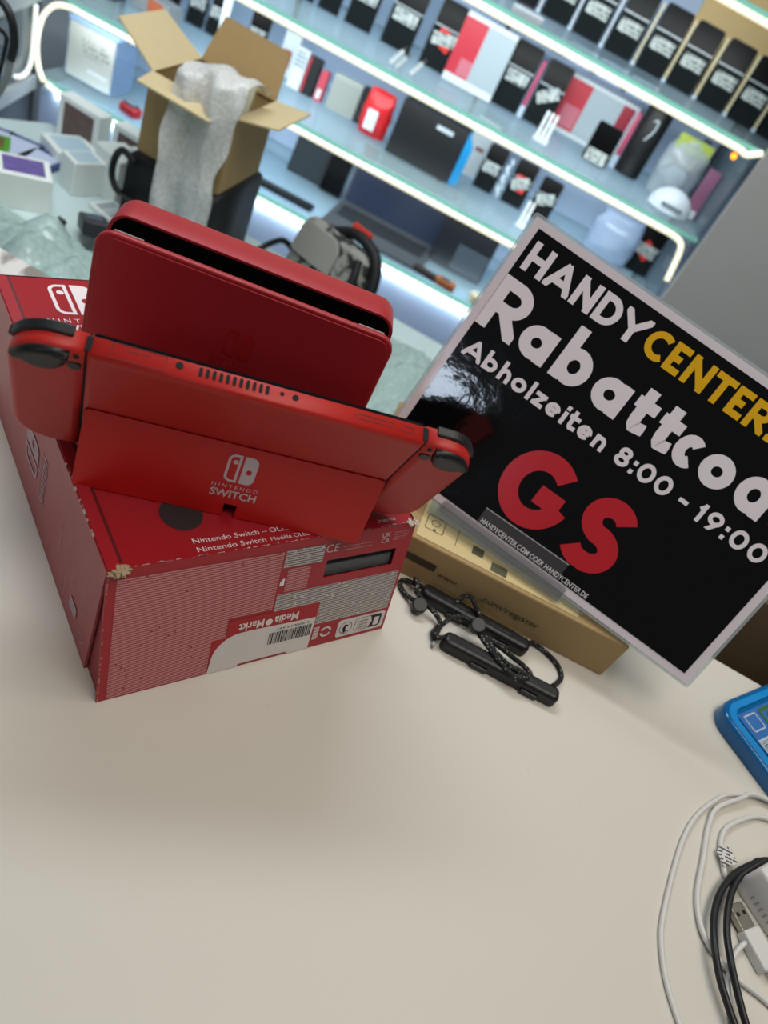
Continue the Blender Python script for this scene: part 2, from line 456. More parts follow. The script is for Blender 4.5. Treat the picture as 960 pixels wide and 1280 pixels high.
# ------------------------------------------------------------------ red console box
HB = .0915; BL = .2056; BD = .2629; FT = .2551
BM = Matrix.Translation((-.1081, .2367, 0)) @ Matrix.Rotation(.8826, 4, 'Z')
gbox = tag(empty('game_console_box', BM), 'battered red printed box lying flat on the counter under the dock and console', 'box')
def local(mb, name, m, par, M=None):
    o = mb.build(name, m); o.parent = par
    o.matrix_parent_inverse = Matrix(); o.matrix_basis = M if M is not None else Matrix()
    return o
b = MB()
b.box(0, BL, 0, BD, HB-.0012, HB)
b.box(BL-.0012, BL, 0, BD, 0, HB); b.box(0, BL, 0, BD, 0, .0012); b.box(0, BL, BD-.0012, BD, 0, HB)
sleeve = local(b, 'sleeve', BOXTOP, gbox)
b = MB(); b.box(-.0004, .0012, 0, BD, 0, HB-.0004); lp = local(b, 'side_panel', mat('box_side_sheen_red', 'a8484d', .4, var=.05, vscale=30), gbox)  # side red paled and greyed, its sheen painted into the colour
# raised rim strip along the left edge of the lid and a dark strip beside it, the slit's shade put into its colour
b = MB(); b.box(.0004, .0072, .0, BD-.002, HB, HB+.0009); local(b, 'lid_rim', BOXRED, gbox)
b = MB(); b.box(.0072, .0092, .004, BD-.002, HB+.0001, HB+.0003); local(b, 'lid_slit_shade', BOXDARK, gbox)
# tray flank seen between the side panel and the leaning front flap
dx_ = HB*math.tan(FT)
b = MB()
b.add([(.002, 0, HB-.001), (.002, 0, 0), (.002, -dx_+.001, .0003), (.003, 0, HB-.001), (.003, 0, 0), (.003, -dx_+.001, .0003)], [(0,1,2), (3,5,4), (0,2,5,3), (1,4,5,2), (0,3,4,1)])
local(b, 'tray_flank', mat('flank_red', '93252e', .5), gbox)
b = MB()
b.add([(BL-.002, 0, HB-.001), (BL-.002, 0, 0), (BL-.002, -dx_+.001, .0003), (BL-.003, 0, HB-.001), (BL-.003, 0, 0), (BL-.003, -dx_+.001, .0003)], [(0,1,2), (3,5,4), (0,2,5,3), (1,4,5,2), (0,3,4,1)])
local(b, 'tray_flank', mat('flank_red', '93252e', .5), gbox)
b = MB(); b.box(.0015, BL-.0015, .0005, .0015, .0015, HB-.002); local(b, 'tray_front', mat('tray_dark', '3c3b3d', .7), gbox)

# front flap, hinged along the lid edge, leaning outwards at the foot; d = distance down the flap in mm
FL = .0942
FM = Matrix.Translation((0, 0, HB)) @ Matrix.Rotation(-FT, 4, 'X')
hx0, hx1, hd0, hd1 = .139, .1945, .0195, .0335
b = MB()
T1 = .0011
b.box(0, hx0, 0, T1, -FL, 0); b.box(hx1, BL, 0, T1, -FL, 0); b.box(hx0, hx1, 0, T1, -hd0, 0); b.box(hx0, hx1, 0, T1, -FL, -hd1)
flap = local(b, 'front_flap', BOXRED, gbox, FM)
def FP(lift=.00018): return lambda u, d: Vector((u/1000, -lift, -d/1000))
F1, F2, F3 = FP(), FP(.0003), FP(.00042)
b = MB(); b.box(hx0-.002, hx1+.002, .0045, .006, -hd1-.003, -hd0+.003); local(b, 'handle_recess', mat('recess_grey', '2a2c2e', .6), flap)
b = MB(); b.box(hx0, hx1, .003, .0045, -hd1-.001, -hd0-.006); local(b, 'handle_lip', mat('recess_lip', '55585a', .5), flap)
b = MB()
for u0, u1, d0, d1 in ((5.5, 67, 6.5, 93), (67, 105.5, 6.5, 51.5), (67, 76, 51.5, 70)): b.quad(u0, u1, d0, d1, F1)
local(b, 'small_print', print_mat('fine_print_red', 'c98a8a', '95212a', .00155, .7, 300), flap)
b = MB(); b.quad(107, 135, 5.8, 19.5, F1); b.quad(107, 203.5, 40, 53.5, F1); b.quad(142, 203.5, 53.5, 73.5, F1)
local(b, 'white_print_panel', print_mat('fine_print_white', '6b6360', 'c8bdb8', .00165, .66, 330), flap)
b = MB(); b.quad(111, 127.5, 21, 38.5, F1); local(b, 'small_print', print_mat('fine_print_red', 'c98a8a', '95212a', .00155, .7, 300), flap)
b = MB(); b.quad(76.5, 142, 53.6, 66.5, F2); b.quad(67, 80, 66.5, 80, F2); local(b, 'shop_label', mat('label_red', 'a81a1f', .4), flap)
wl = [(67.2, 94), (68.5, 83)] + [(87 - 18.5*math.cos(a*PI/20), 83.5-18.5*math.sin(a*PI/20)) for a in range(1, 10)] + [(92, 64.9), (141.5, 66.4), (140.8, 94), (125, 94), (123, 92), (89, 92), (87, 94)]
b = MB(); b.flat(wl, F3); local(b, 'shop_label', mat('label_white', 'd8d0ca', .5), flap)
F4 = FP(.00055)
b = MB(); put_text(b, 'Media', 126.7, 109.0, 57.6, 64.2, lambda u, d: F4(u, d), .02); put_text(b, 'Markt', 101.5, 84, 57.4, 64.0, lambda u, d: F4(u, d), .02)
b.flat(circ(105.2, 61.2, 2.6, 14), F4)
local(b, 'label_lettering', mat('label_ink', 'e6d8d4', .5), flap)
b = MB(); u = 107.5
random.seed(3)
while u < 139:
    w = random.choice((.3, .45, .7, .95)); b.quad(u, min(u+w, 139.5), 71.5, 81.5, F4); u += w + random.choice((.35, .5, .7))
put_text(b, '2 900014 567', 137, 112, 68.4, 70.2, lambda u, d: F4(u, d), 0)
local(b, 'barcode', mat('barcode_ink', '1d1a1a', .6), flap)
b = MB(); put_text(b, 'UK', 178.8, 185.6, 8.3, 4.6, lambda u, d: F2(u, d), .02); put_text(b, 'CA', 179, 185.8, 12.9, 9.2, lambda u, d: F2(u, d), .02)
put_text(b, 'CE', 135.9, 145.6, 13, 6.8, lambda u, d: F2(u, d), 0)
for k in range(4): put_text(b, 'importer of record', 189, 202-k, 6.3+k*1.9, 5.1+k*1.9, lambda u, d: F2(u, d), 0)
for k in range(2): put_text(b, 'conforms to marking rules for this set', 148.5, 172, 13.6-k*2.6, 12.2-k*2.6, lambda u, d: F2(u, d), 0)
local(b, 'compliance_marks', GREYW, flap)
b = MB(); b.flat(rrect(162.6, 203.2, 75.6, 91.2, 2.5), F2); local(b, 'recycling_panel', mat('panel_white', 'd6ccc8', .5), flap)
b = MB()
def ringp(mb, cx, cy, r0, r1, a0, a1, P, n=16):
    for k in range(n):
        a, c = math.radians(a0+(a1-a0)*k/n), math.radians(a0+(a1-a0)*(k+1)/n)
        mb.flat([(cx+r0*math.cos(a), cy+r0*math.sin(a)), (cx+r1*math.cos(a), cy+r1*math.sin(a)), (cx+r1*math.cos(c), cy+r1*math.sin(c)), (cx+r0*math.cos(c), cy+r0*math.sin(c))], P)
ringp(b, 170, 83.6, 4.9, 5.4, 0, 360, F3); ringp(b, 170.6, 84.2, 1.6, 3.2, 60, 300, F3); b.quad(168.5, 170, 80.5, 88, F3)
fr = rrect(177.5, 200.5, 77.5, 89, 2); fi = inset(fr, .45)
for i in range(len(fr)):
    j = (i+1) % len(fr); b.flat([fr[i], fr[j], fi[j], fi[i]], F3)
b.flat([(190.5, 77.7), (199.8, 77.7), (200.3, 78.5), (200.3, 88), (199.5, 88.8), (190, 88.8), (192.5, 83.2)], F3)
for k in range(3): put_text(b, 'CARTON', 180, 189, 81.8+k*2.9, 80+k*2.9, lambda u, d: F3(u, d), .01)
local(b, 'recycling_print', mat('barcode_ink', '1d1a1a', .6), flap)
b = MB()
b.flat(rrect(194, 198.6, 80, 87.6, .8), F4); local(b, 'bin_symbol', mat('panel_white', 'd6ccc8', .5), flap); b = MB(); ringp(b, 153, 82.5, 3.0, 4.5, 20, 170, F2); ringp(b, 153, 82.5, 3.0, 4.5, 200, 350, F2)
for k in range(7): b.quad(142.6+k*.0, 147, 76.5+k*1.6, 77.5+k*1.6, F2)
local(b, 'recycling_print', mat('panel_white', 'd6ccc8', .5), flap)
b = MB(); b.flat([(108.5, 27.5), (109.9, 27.5), (109.9, 33), (106.8, 33), (107.0, 30)], F2); local(b, 'rating_mark', WHITE, flap)

# lid print (u across, v up the lid, mm)
TP = lambda u, v: Vector((u/1000, v/1000, HB+.0003))
b = MB(); put_text(b, 'Nintendo Switch \u2013 OLED Model', 50.2, 131, 9.3, 12.9, TP, .0); put_text(b, 'Nintendo Switch', 50.6, 93.4, 3.0, 6.5, TP, .0); put_text(b, 'Mod\u00e8le OLED', 96.5, 124, 3.0, 6.0, TP, .0)
local(b, 'lid_lettering', WHITE, gbox); b = MB(); put_text(b, '(rouge) Mod', 176, 190, 3.5, 7, TP, .0)
local(b, 'lid_lettering', WHITE, gbox)
b = MB(); console_logo(b, TP, 31, 60.5, 219.5, 254.3); put_text(b, 'N I N T E N D O', 22.3, 70, 209.9, 214.4, TP, .0); put_text(b, 'SWITCH', 22.5, 70, 199, 207.8, TP, .015)
local(b, 'lid_logo', WHITE, gbox)
b = MB(); b.flat(circ(51, 32, 12.5, 32), TP); local(b, 'thumb_hole', mat('thumb_dark', '2b2326', .6), gbox)
# side print: reads up the side; r = along z, t = along v
LP = lambda r, t: Vector((-.0008, t/1000, r/1000))
b = MB(); console_logo(b, LP, 31, 59, 123, 151); put_text(b, 'N I N T E N D O', 27, 64, 115.6, 119.4, LP, .01); put_text(b, 'SWITCH', 27, 64, 104.5, 112.5, LP, .03)
local(b, 'side_logo', mat('side_ink', 'b79aa2', .6), gbox)
b = MB()
put_text(b, 'Mode TV', 32, 58, 65.5, 68, LP, .0)
for k in range(3): put_text(b, 'play in many ways at home or on the move', 38, 73, 54-k*2.6, 55.4-k*2.6, LP, 0)
for k in range(2): put_text(b, 'HDMI cable and adapter inside', 30, 64, 38-k*3, 39.6-k*3, LP, 0)
fr = rrect(9, 26, 48, 56, 1.5); fi = inset(fr, .7)
for i in range(len(fr)):
    j = (i+1) % len(fr); b.flat([fr[i], fr[j], fi[j], fi[i]], LP)
b.flat([(15, 37), (24.5, 37), (24.5, 24.5), (15, 24.5)], LP)
for k in range(2): put_text(b, 'info and support', 26, 52, 20-k*3, 21.6-k*3, LP, 0)
fr = [(9, 12), (14, 18), (19, 12), (14, 8)]; fi = inset(fr, .6)
for i in range(4): b.flat([fr[i], fr[(i+1) % 4], fi[(i+1) % 4], fi[i]], LP)
for k in range(4): put_text(b, 'contents and precautions of this product', 40, 82, 238-k*3.2, 239.6-k*3.2, LP, 0)
local(b, 'side_print', mat('side_ink', 'b79aa2', .6), gbox)
# worn white edges
random.seed(11); b = MB()
for k in range(90):
    u = random.uniform(12, 203); w = random.uniform(.6, 3.2)*(1.6 if u > 150 else 1); t = random.uniform(.2, .75)*(1.8 if u > 165 else 1)
    s0 = random.uniform(0, .5)
    b.add([(u/1000, .0002, HB+.0004), ((u+w)/1000, .0002, HB+.0004), ((u+w*.8)/1000, (s0+t)/1000, HB+.0004), ((u+w*.3)/1000, (s0+t*.7)/1000, HB+.0004)], [(0, 1, 2, 3)])
for k in range(16):
    v = random.uniform(4, 90); w = random.uniform(.6, 2.4); t = random.uniform(.1, .3)
    b.add([(-.0006, v/1000, HB-.0002), (-.0006, (v+w)/1000, HB-.0002), (t/1000, (v+w)/1000, HB+.0011), (t/1000, v/1000, HB+.0011)], [(0, 1, 2, 3)])
for k in range(24):
    d = random.uniform(2, 92); w = random.uniform(.8, 3.4); x = random.uniform(.2, .5)
    b.add([FM @ F4(x, d), FM @ F4(x+.25, d), FM @ F4(x+.25, d+w), FM @ F4(x, d+w)], [(0, 1, 2, 3)])
local(b, 'worn_edge', mat('worn_white', 'c7b5ac', .9), gbox)
def crumple(cx, cy, cz, r, n, seed):
    random.seed(seed); mb = MB()
    for k in range(n):
        c = Vector((cx+random.uniform(-r, r), cy+random.uniform(-r*.6, r*.6), cz+random.uniform(-r*.25, r*.35)))
        a = random.uniform(0, 6.3); l = random.uniform(.25, .6)*r; w = random.uniform(.2, .45)*r
        d = Vector((math.cos(a), math.sin(a), random.uniform(-.25, .25)))*l; e = Vector((-math.sin(a), math.cos(a), random.uniform(-.4, .4)))*w
        q = [c-d-e, c+d*.6-e*.4, c+d+e*.5, c-d*.4+e]; up = Vector((0, 0, .0004))
        mb.add(q+[p+up for p in q], [(0,1,2,3), (4,7,6,5), (0,4,5,1), (1,5,6,2), (2,6,7,3), (3,7,4,0)])
    return mb
local(crumple(.006, -.001, HB-.0006, .0046, 40, 5), 'torn_corner', PAPERB, gbox)
local(crumple(BL-.003, 0.0005, HB-.0005, .0040, 26, 9), 'torn_corner', mat('torn_white', 'c4b3a6', .9), gbox)
local(crumple(.08, -dx_+.003, .0036, .003, 10, 12), 'torn_corner', mat('torn_white', 'c4b3a6', .9), gbox)

# ------------------------------------------------------------------ docking stand
DM = Matrix.Translation((-.1261, .3758, HB+.0012)) @ Matrix.Rotation(.3064, 4, 'Z')
dock = tag(empty('console_dock', DM), 'red plastic docking stand with open black slot standing on the rear of the red box', 'dock')
DHh = .1045
b = MB(); b.slab(rrect(-.088, .088, 0, DHh, (.003, .003, .0105, .0105), 8), .0008, .0050, (.0014, .0008), 3, smooth=True)
fp = local(b, 'front_plate', DOCKRED, dock)
b = MB(); b.slab(inset(rrect(-.088, .088, 0, DHh, (.003, .003, .0105, .0105), 8), .0026), 0, .003, (.0004, 0)); local(b, 'front_panel', DOCKRED, fp)
b = MB()
b.slab(rrect(-.0865, .0865, 0, .045, .002, 2), .0052, .0248)
so = rrect(-.0868, .0868, .03, .1030, (0, 0, .0105, .0105), 8)
for sx in (-1, 1):
    pts = [q_ for q_ in so if q_[0]*sx > .0840]
    b.slab(rrect(min(sx*.0868, sx*.0846), max(sx*.0868, sx*.0846), .03, .092, 0), .0052, .0248)
b.slab(rrect(-.0855, .0855, .04, .1026, (0, 0, .0100, .0100), 8), .0051, .0057); b.slab(rrect(-.0855, .0855, .04, .1035, (0, 0, .0100, .0100), 8), .0241, .0247)
local(b, 'slot_block', mat('slot_deep_black', '040404', .9, spec=.1), dock)
b = MB(); b.slab(rrect(-.088, .088, 0, DHh+.0005, (.003, .003, .0125, .0125), 10), .0248, .0505, (.0005, .003), 3, smooth=True); local(b, 'rear_housing', DOCKRED, dock)
for sx in (-1, 1):
    b = MB(); b.box(sx*.0715-.008, sx*.0715+.008, .0054, .0062, .1034, .1042); local(b, 'slot_guide', mat('guide_grey', '9a9c9e', .35), dock)
DP = lambda u, z: Vector((u/1000, -.0002, z/1000))
b = MB(); console_logo(b, DP, -7, 10.5, 56, 74); put_text(b, 'N I N T E N D O', -13, 16, 50.8, 53, DP, .0); put_text(b, 'SWITCH', -13, 16, 43.5, 49, DP, .02); local(b, 'embossed_logo', DOCKLOGO, dock)

# ------------------------------------------------------------------ the console
LEAN = .4115; TT = .0139
CM = Matrix.Translation((-.0986, .3481, HB+.0026+TT*math.sin(LEAN))) @ Matrix.Rotation(.4373, 4, 'Z') @ Matrix.Rotation(LEAN, 4, 'X')
con = tag(empty('game_console', CM), 'red handheld game console propped on its kickstand, back to the camera, on the red box', 'game console')
b = MB(); b.slab(rrect(-.0856, .0856, 0, .102, 0), -.0022, -TT, (.0004, .0030), 4, smooth=True); body = local(b, 'tablet_body', RED, con)
b = MB(); b.slab(rrect(-.0850, .0850, .0004, .1018, .0015, 3), 0, -.0022, (.0008, 0), 2); local(b, 'screen_glass', GLOSSB, con)
# things on the top edge: x along, y depth
TPZ = .1021
TOPP = lambda x, y: Vector((x/1000, y/1000, TPZ*1.0+.0001))
b = MB()
for k in range(11):
    x = -34.6 + k*3.32; b.slab([(p[0]/1000, p[1]/1000) for p in rrect(x-.85, x+.85, -8.6, -3.4, .8, 3)], .1012, TPZ+.0002, axis='z')
b.slab([(p[0]/1000, p[1]/1000) for p in circ(-44.8, -5.6, 1.9)], .1012, TPZ+.0002, axis='z')
b.slab([(p[0]/1000, p[1]/1000) for p in circ(6.2, -5.8, 1.1)], .1012, TPZ+.0002, axis='z'); b.slab([(p[0]/1000, p[1]/1000) for p in circ(13.2, -6.0, 1.7)], .1012, TPZ+.0002, axis='z')
local(b, 'vent_slots', DARK, con)
b = MB()
def ring_outline(mb, o, t, P):
    i_ = inset(o, t)
    for i in range(len(o)):
        j = (i+1) % len(o); mb.flat([o[i], o[j], i_[j], i_[i]], P)
ring_outline(b, rrect(45.5, 67.5, -8.0, -5.0, 1.4, 5), .38, TOPP); b.quad(56.3, 56.6, -7.8, -5.2, TOPP)
SEAM = mat('seam_dark_red', '4a0907', .6)
local(b, 'volume_button', SEAM, con); b = MB()
ring_outline(b, rrect(71.5, 79, -8.6, -4.8, 1.8, 5), .38, TOPP); local(b, 'power_button', SEAM, con); b = MB()
ring_outline(b, rrect(-76, -50.8, -11.2, -2.4, .8, 3), .34, TOPP)
put_text(b, 'GAME CARD', -69, -58, -6.0, -4.6, TOPP, 0)
local(b, 'card_slot_cover', SEAM, con)
# seams with the rail of each side controller
for sx in (-1, 1):
    b = MB(); x0, x1 = sorted((sx*.0854, sx*.0866)); b.box(x0, x1, -.0118, -.001, .001, .1011)
    x0, x1 = sorted((sx*.0844, sx*.0872)); b.box(x0, x1, -.0108, -.0030, .1003, .1023)
    local(b, 'controller_rail', DARK, con)

def side_controller(sx):
    xo, xi = .121, .0862
    o = rrect(xi, xo, .0006, .1016, (0, .021, .021, 0), 12)
    if sx < 0: o = [(-x, z) for x, z in o][::-1]
    mb = MB(); mb.slab(o, -.0004, -TT, (.0022, .0042), 5, smooth=True)
    sc = local(mb, 'side_controller', RED, con)
    # shoulder button: a band over the rounded outer top corner
    full = rrect(xi, xo, .0006, .1016, (0, .021, .021, 0), 14)
    top = [p for p in full if p[1] > .0885 and p[0] > .0929]
    top.sort(key=lambda p: -p[0]); top = [(xo-.0008, .0885)] + top + [(.0929, .1016)] if top[0][0] < xo-.001 else top + [(.0929, .1016)]
    def band(o_off, i_off):
        outp = []; inp = []
        for k, p in enumerate(top):
            a = top[max(k-1, 0)]; c = top[min(k+1, len(top)-1)]
            t = Vector((c[0]-a[0], c[1]-a[1])).normalized(); n = Vector((t.y, -t.x))
            if n.y < 0 and n.x < 0: n = -n
            if n.dot(Vector((p[0]-.095, p[1]-.075))) < 0: n = -n
            outp.append((p[0]+n.x*o_off, p[1]+n.y*o_off)); inp.append((p[0]-n.x*i_off, p[1]-n.y*i_off))
        return outp + inp[::-1]
    fl = (lambda pts: [(-x, z) for x, z in pts][::-1]) if sx < 0 else (lambda pts: pts)
    mb = MB(); mb.slab(fl(band(.0016, .004)), .0002, -.0057, (.0009, .0009), 2); local(mb, 'shoulder_button', BLACK, sc)
    moon = band(-.0010, 0)[:len(top)] + [(.0931, .1000), (.0931, .0950), (.0950, .0892), (.0985, .0850), (.1035, .0826), (.109, .0828), (.1145, .0856)]
    mb = MB(); mb.slab(fl(moon), -.0090, -.0162, (.0006, .0030), 4, smooth=True); local(mb, 'trigger_button', BLACK, sc)
    mb = MB(); mb.slab(circ(sx*.0906, .0910, .0032, 20), -TT+.0006, -TT-.0006, (0, .0003), 2); local(mb, 'release_button', BLACK, sc)
    mb = MB(); mb.slab(circ(sx*.0899, .0988, .0013, 14), -TT+.003, -TT-.0001); mb.slab(circ(sx*.1172, .0835, .0012, 12), -TT+.003, -TT+.0004)
    local(mb, 'screw_hole', DARK, sc)
    return sc
side_controller(-1); side_controller(1)

# kickstand, swung out
KH, KA = .0517, .5395
KM = Matrix.Translation((0, -TT, KH)) @ Matrix.Rotation(-KA, 4, 'X')
KL = .0500
ko = rrect(-.0842, .0842, -KL, 0, (.0012, .0012, .0028, .0028), 4)
o = []
for p in ko: o.append(p)
# notch in the free edge (cut between the two bottom corners)
bi = max(i for i, p in enumerate(o) if p[1] < -KL+.0004 and p[0] < 0)
o = o[:bi+1] + [(-.0013, -KL), (-.0013, -KL+.0088), (.0062, -KL+.0088), (.0062, -KL)] + o[bi+1:]
b = MB(); b.slab(o, .0004, -.0010, (.0001, .0002), 2); ks = local(b, 'kickstand', mat('kickstand_red', 'c01510', .45, bump=.04, bscale=2500), con, KM)
KP = lambda u, z: Vector((u/1000, -.00115, z/1000))
b = MB(); console_logo(b, KP, -6.6, 10.6, -25.0, -6.0); put_text(b, 'N I N T E N D O', -11.6, 15.0, -29.6, -27.2, KP, .0); put_text(b, 'SWITCH', -11.4, 15.2, -36.4, -31.0, KP, .02)
local(b, 'kickstand_logo', mat('silver_ink', 'c8b6b8', .4), ks)
BP = lambda u, z: Vector((u/1000, -TT-.00012, z/1000))
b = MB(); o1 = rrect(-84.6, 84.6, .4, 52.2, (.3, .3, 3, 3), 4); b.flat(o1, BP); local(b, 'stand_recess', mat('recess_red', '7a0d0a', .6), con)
# ------------------------------------------------------------------ brown carton on the counter
CZ = .04
def carton_box(par, w, d, h, m, flap=True):
    mb = MB(); mb.slab(rrect(0, w, 0, d, .0015, 2), 0, h, (.0012, .0015), 2, axis='z'); return local(mb, 'carton_body', m, par)
KMx = Matrix.Translation((-.028, .4385, 0)) @ Matrix.Rotation(.058, 4, 'Z')
carton = tag(empty('brown_carton', KMx), 'flat brown cardboard carton with dark web address print, lying under the black sign', 'carton')
carton_box(carton, .246, .165, CZ, CARD)
b = MB(); b.box(.002, .244, .0011, .0013, .0375, .0380); local(b, 'lid_fold', mat('fold_dark', '6e5732', .9), carton)
CPf = lambda x, z: Vector((x, -.0003, z))
b = MB(); put_text(b, 'www.', .0885, .107, .0150, .0185, CPf, .0); put_text(b, '.com/register', .128, .1795, .0115, .0195, CPf, .0)
local(b, 'printed_web_address', INK, carton)
b = MB(); b.flat([(.058, .0175), (.085, .0175), (.085, .0245), (.058, .0245)], CPf); local(b, 'printed_bar', mat('bar_ink', '3d3424', .7), carton)
CT = lambda x, y: Vector((x, y, CZ+.0004))
b = MB(); b.flat([(.058, .004), (.20, .004), (.20, .05), (.058, .05)], CT); st = local(b, 'shipping_sticker', mat('sticker_cream', 'cdb887', .5), carton)
CT2 = lambda x, y: Vector((x, y, CZ+.0006))
b = MB()
ring_outline(b, rrect(.062, .078, .016, .034, .001, 2), .0007, CT2); ring_outline(b, circ(.070, .026, .004, 14), .0007, CT2); b.flat(circ(.0705, .018, .0014, 10), CT2)
b.flat([(.0895, .012), (.0901, .012), (.0901, .034), (.0895, .034)], CT2); b.flat([(.104, .014), (.114, .014), (.114, .024), (.104, .024)], CT2); b.flat([(.122, .006), (.136, .006), (.136, .016), (.122, .016)], CT2)
local(b, 'sticker_print', mat('sticker_ink', '54513c', .6), carton)

# ------------------------------------------------------------------ the laminated sign (mm, u right, z up from the black print's top left corner)
SM = Matrix.Translation((-.0033, .5701, .2436)) @ Matrix.Rotation(-.0938, 4, 'Z') @ Matrix.Rotation(-.4532, 4, 'X') @ Matrix.Rotation(.0637, 4, 'Y')
sign = tag(empty('shop_sign', SM), 'large black laminated sign with white, yellow and red lettering leaning back on the brown carton', 'sign')
MM = lambda o: [(x/1000, y/1000) for x, y in o]
def sheet_mat():
    m = mat('laminated_white', 'e4d9df', .16, spec=.6)
    return m
def black_mat():
    m = bpy.data.materials.new('laminated_black'); m.use_nodes = True; nt = m.node_tree; bs = nt.nodes['Principled BSDF']
    bs.inputs['Base Color'].default_value = lin('0b0a0a'); bs.inputs['Roughness'].default_value = .07; bs.inputs['Specular IOR Level'].default_value = .6
    tc = nt.nodes.new('ShaderNodeTexCoord'); n = nt.nodes.new('ShaderNodeTexNoise'); n.inputs['Scale'].default_value = 120; n.inputs['Detail'].default_value = 2
    n2 = nt.nodes.new('ShaderNodeTexNoise'); n2.inputs['Scale'].default_value = 18; n2.inputs['Detail'].default_value = 1
    nt.links.new(tc.outputs['Object'], n.inputs['Vector']); nt.links.new(tc.outputs['Object'], n2.inputs['Vector'])
    ad = nt.nodes.new('ShaderNodeMath'); ad.operation = 'MULTIPLY_ADD'; ad.inputs[1].default_value = .10
    nt.links.new(n.outputs['Fac'], ad.inputs[0]); nt.links.new(n2.outputs['Fac'], ad.inputs[2])
    bp = nt.nodes.new('ShaderNodeBump'); bp.inputs['Strength'].default_value = .5; bp.inputs['Distance'].default_value = .0022
    nt.links.new(ad.outputs[0], bp.inputs['Height']); nt.links.new(bp.outputs['Normal'], bs.inputs['Normal'])
    return m
b = MB(); b.slab(MM(rrect(-9, 296.5, -208, 8.5, 2.5, 4)), .0, .0006); local(b, 'clear_laminate', glass_mat('laminate_clear', 'd5dde0', .35, .1), sign)
b = MB(); b.slab(MM(rrect(-6.3, 293.8, -205.6, 6.0, .5, 2)), -.0004, 0); paper = local(b, 'paper_sheet', sheet_mat(), sign)
SP = lambda u, z: Vector((u/1000, -.0006, z/1000))
SP2 = lambda u, z: Vector((u/1000, -.0009, z/1000))
b = MB()
blk = [(0, 0), (287.2, 0), (287.2, -199.7), (0, -199.7)]
b.add([SP(*q) for q in blk], [(0, 1, 2, 3)]); BLKM = black_mat(); local(b, 'black_print', BLKM, sign)
SWHITE = mat('sign_white', 'efe5ea', .22, spec=.5); SYEL = mat('sign_yellow', 'e6b01c', .22, spec=.5); SRED = mat('sign_red', 'c62832', .22, spec=.5)
def word(name, m, items, y0, y1, w):
    mb = MB()
    for ch, x0, x1, *yy in items:
        a, c = (yy[0], yy[1]) if yy else (y0, y1)
        glyph(mb, ch, x0, x1, a, c, w, SP2)
    return local(mb, name, m, sign)
word('sign_heading_white', SWHITE, [('H', 4.6, 22.4), ('A', 24, 45.6), ('N', 47.2, 64.6), ('D', 66.9, 85.2), ('Y', 85.8, 107.8)], -29.5, -7.2, 5.0)
word('sign_heading_yellow', SYEL, [('C', 109.6, 127.8), ('E', 129.2, 142), ('N', 144.8, 163.2), ('T', 164.8, 181.2), ('E', 182.9, 196), ('R', 198.4, 215), ('.', 217.5, 223.2, -29.5, -23.8)], -29.3, -7.5, 4.9)
xb, xt, ct = -78.5, -53.0, -37.5
word('sign_word_white', SWHITE, [('R', 0.2, 31.6), ('a', 34.2, 60.2, xb, xt), ('b', 66.3, 93.2, xb, -37), ('a', 99.6, 126.0, xb, xt), ('t', 131.2, 149, xb, -44.6), ('t', 153.4, 171.2, xb, -44.6),
     ('c', 172.4, 192.4, xb, xt), ('o', 195.2, 221.2, xb, xt), ('d', 226.2, 252.6, xb, -37), ('e', 257.0, 283.0, xb, xt)], xb, ct, 8.8)
xb, xt, ct = -103, -92.4, -88.2
def tx(s, pos):
    r = []
    for ch, x0, x1 in pos:
        r.append((ch, x0, x1, xb, xt) if ch in 'ozen' else (ch, x0, x1, xb, ct))
    return r
word('sign_hours_white', SWHITE, tx('', [('A', 5, 21.6), ('b', 23.2, 34.4), ('h', 37.4, 47.2), ('o', 49.2, 61), ('l', 63.5, 66.8), ('z', 69, 78.6), ('e', 80.6, 92), ('i', 94.4, 97.7), ('t', 99.4, 108.2), ('e', 109.6, 121), ('n', 123.6, 133.4)])
     + [('8', 143.4, 154.8), (':', 157.6, 161), ('0', 163.2, 176.2), ('0', 178.4, 191.4), ('-', 199.8, 207.2, -98.3, -94.8), ('1', 214.8, 221.4), ('9', 224.2, 236.2), (':', 239.2, 242.8), ('0', 245.6, 258.8), ('0', 261.6, 275)], xb, ct, 3.2)
word('sign_initials_red', SRED, [('G', 84.5, 143.5), ('S', 148.4, 193.4)], -183.6, -122, 15.2)
b = MB(); b.flat([(91.2, -187.2), (167.6, -185.2), (167.6, -199.6), (91.2, -199.6)], lambda u, z: Vector((u/1000, -.00075, z/1000))); strip = local(b, 'printed_strip', mat('strip_grey', '454243', .2, spec=.5), sign)
b = MB(); b.flat([(91.2, -186.4), (167.6, -184.4), (167.6, -185.2), (91.2, -187.2)], SP2); local(b, 'strip_edge', mat('sign_grey_ink2', 'b5b0b2', .3), strip)
b = MB(); put_text(b, 'HANDYCENTER.COM ODER HANDYCENTER.DE', 93.5, 193.8, -198.6, -194.4, SP2, .01); local(b, 'sign_web_address', mat('sign_grey_ink', 'e6dfe2', .3), sign)
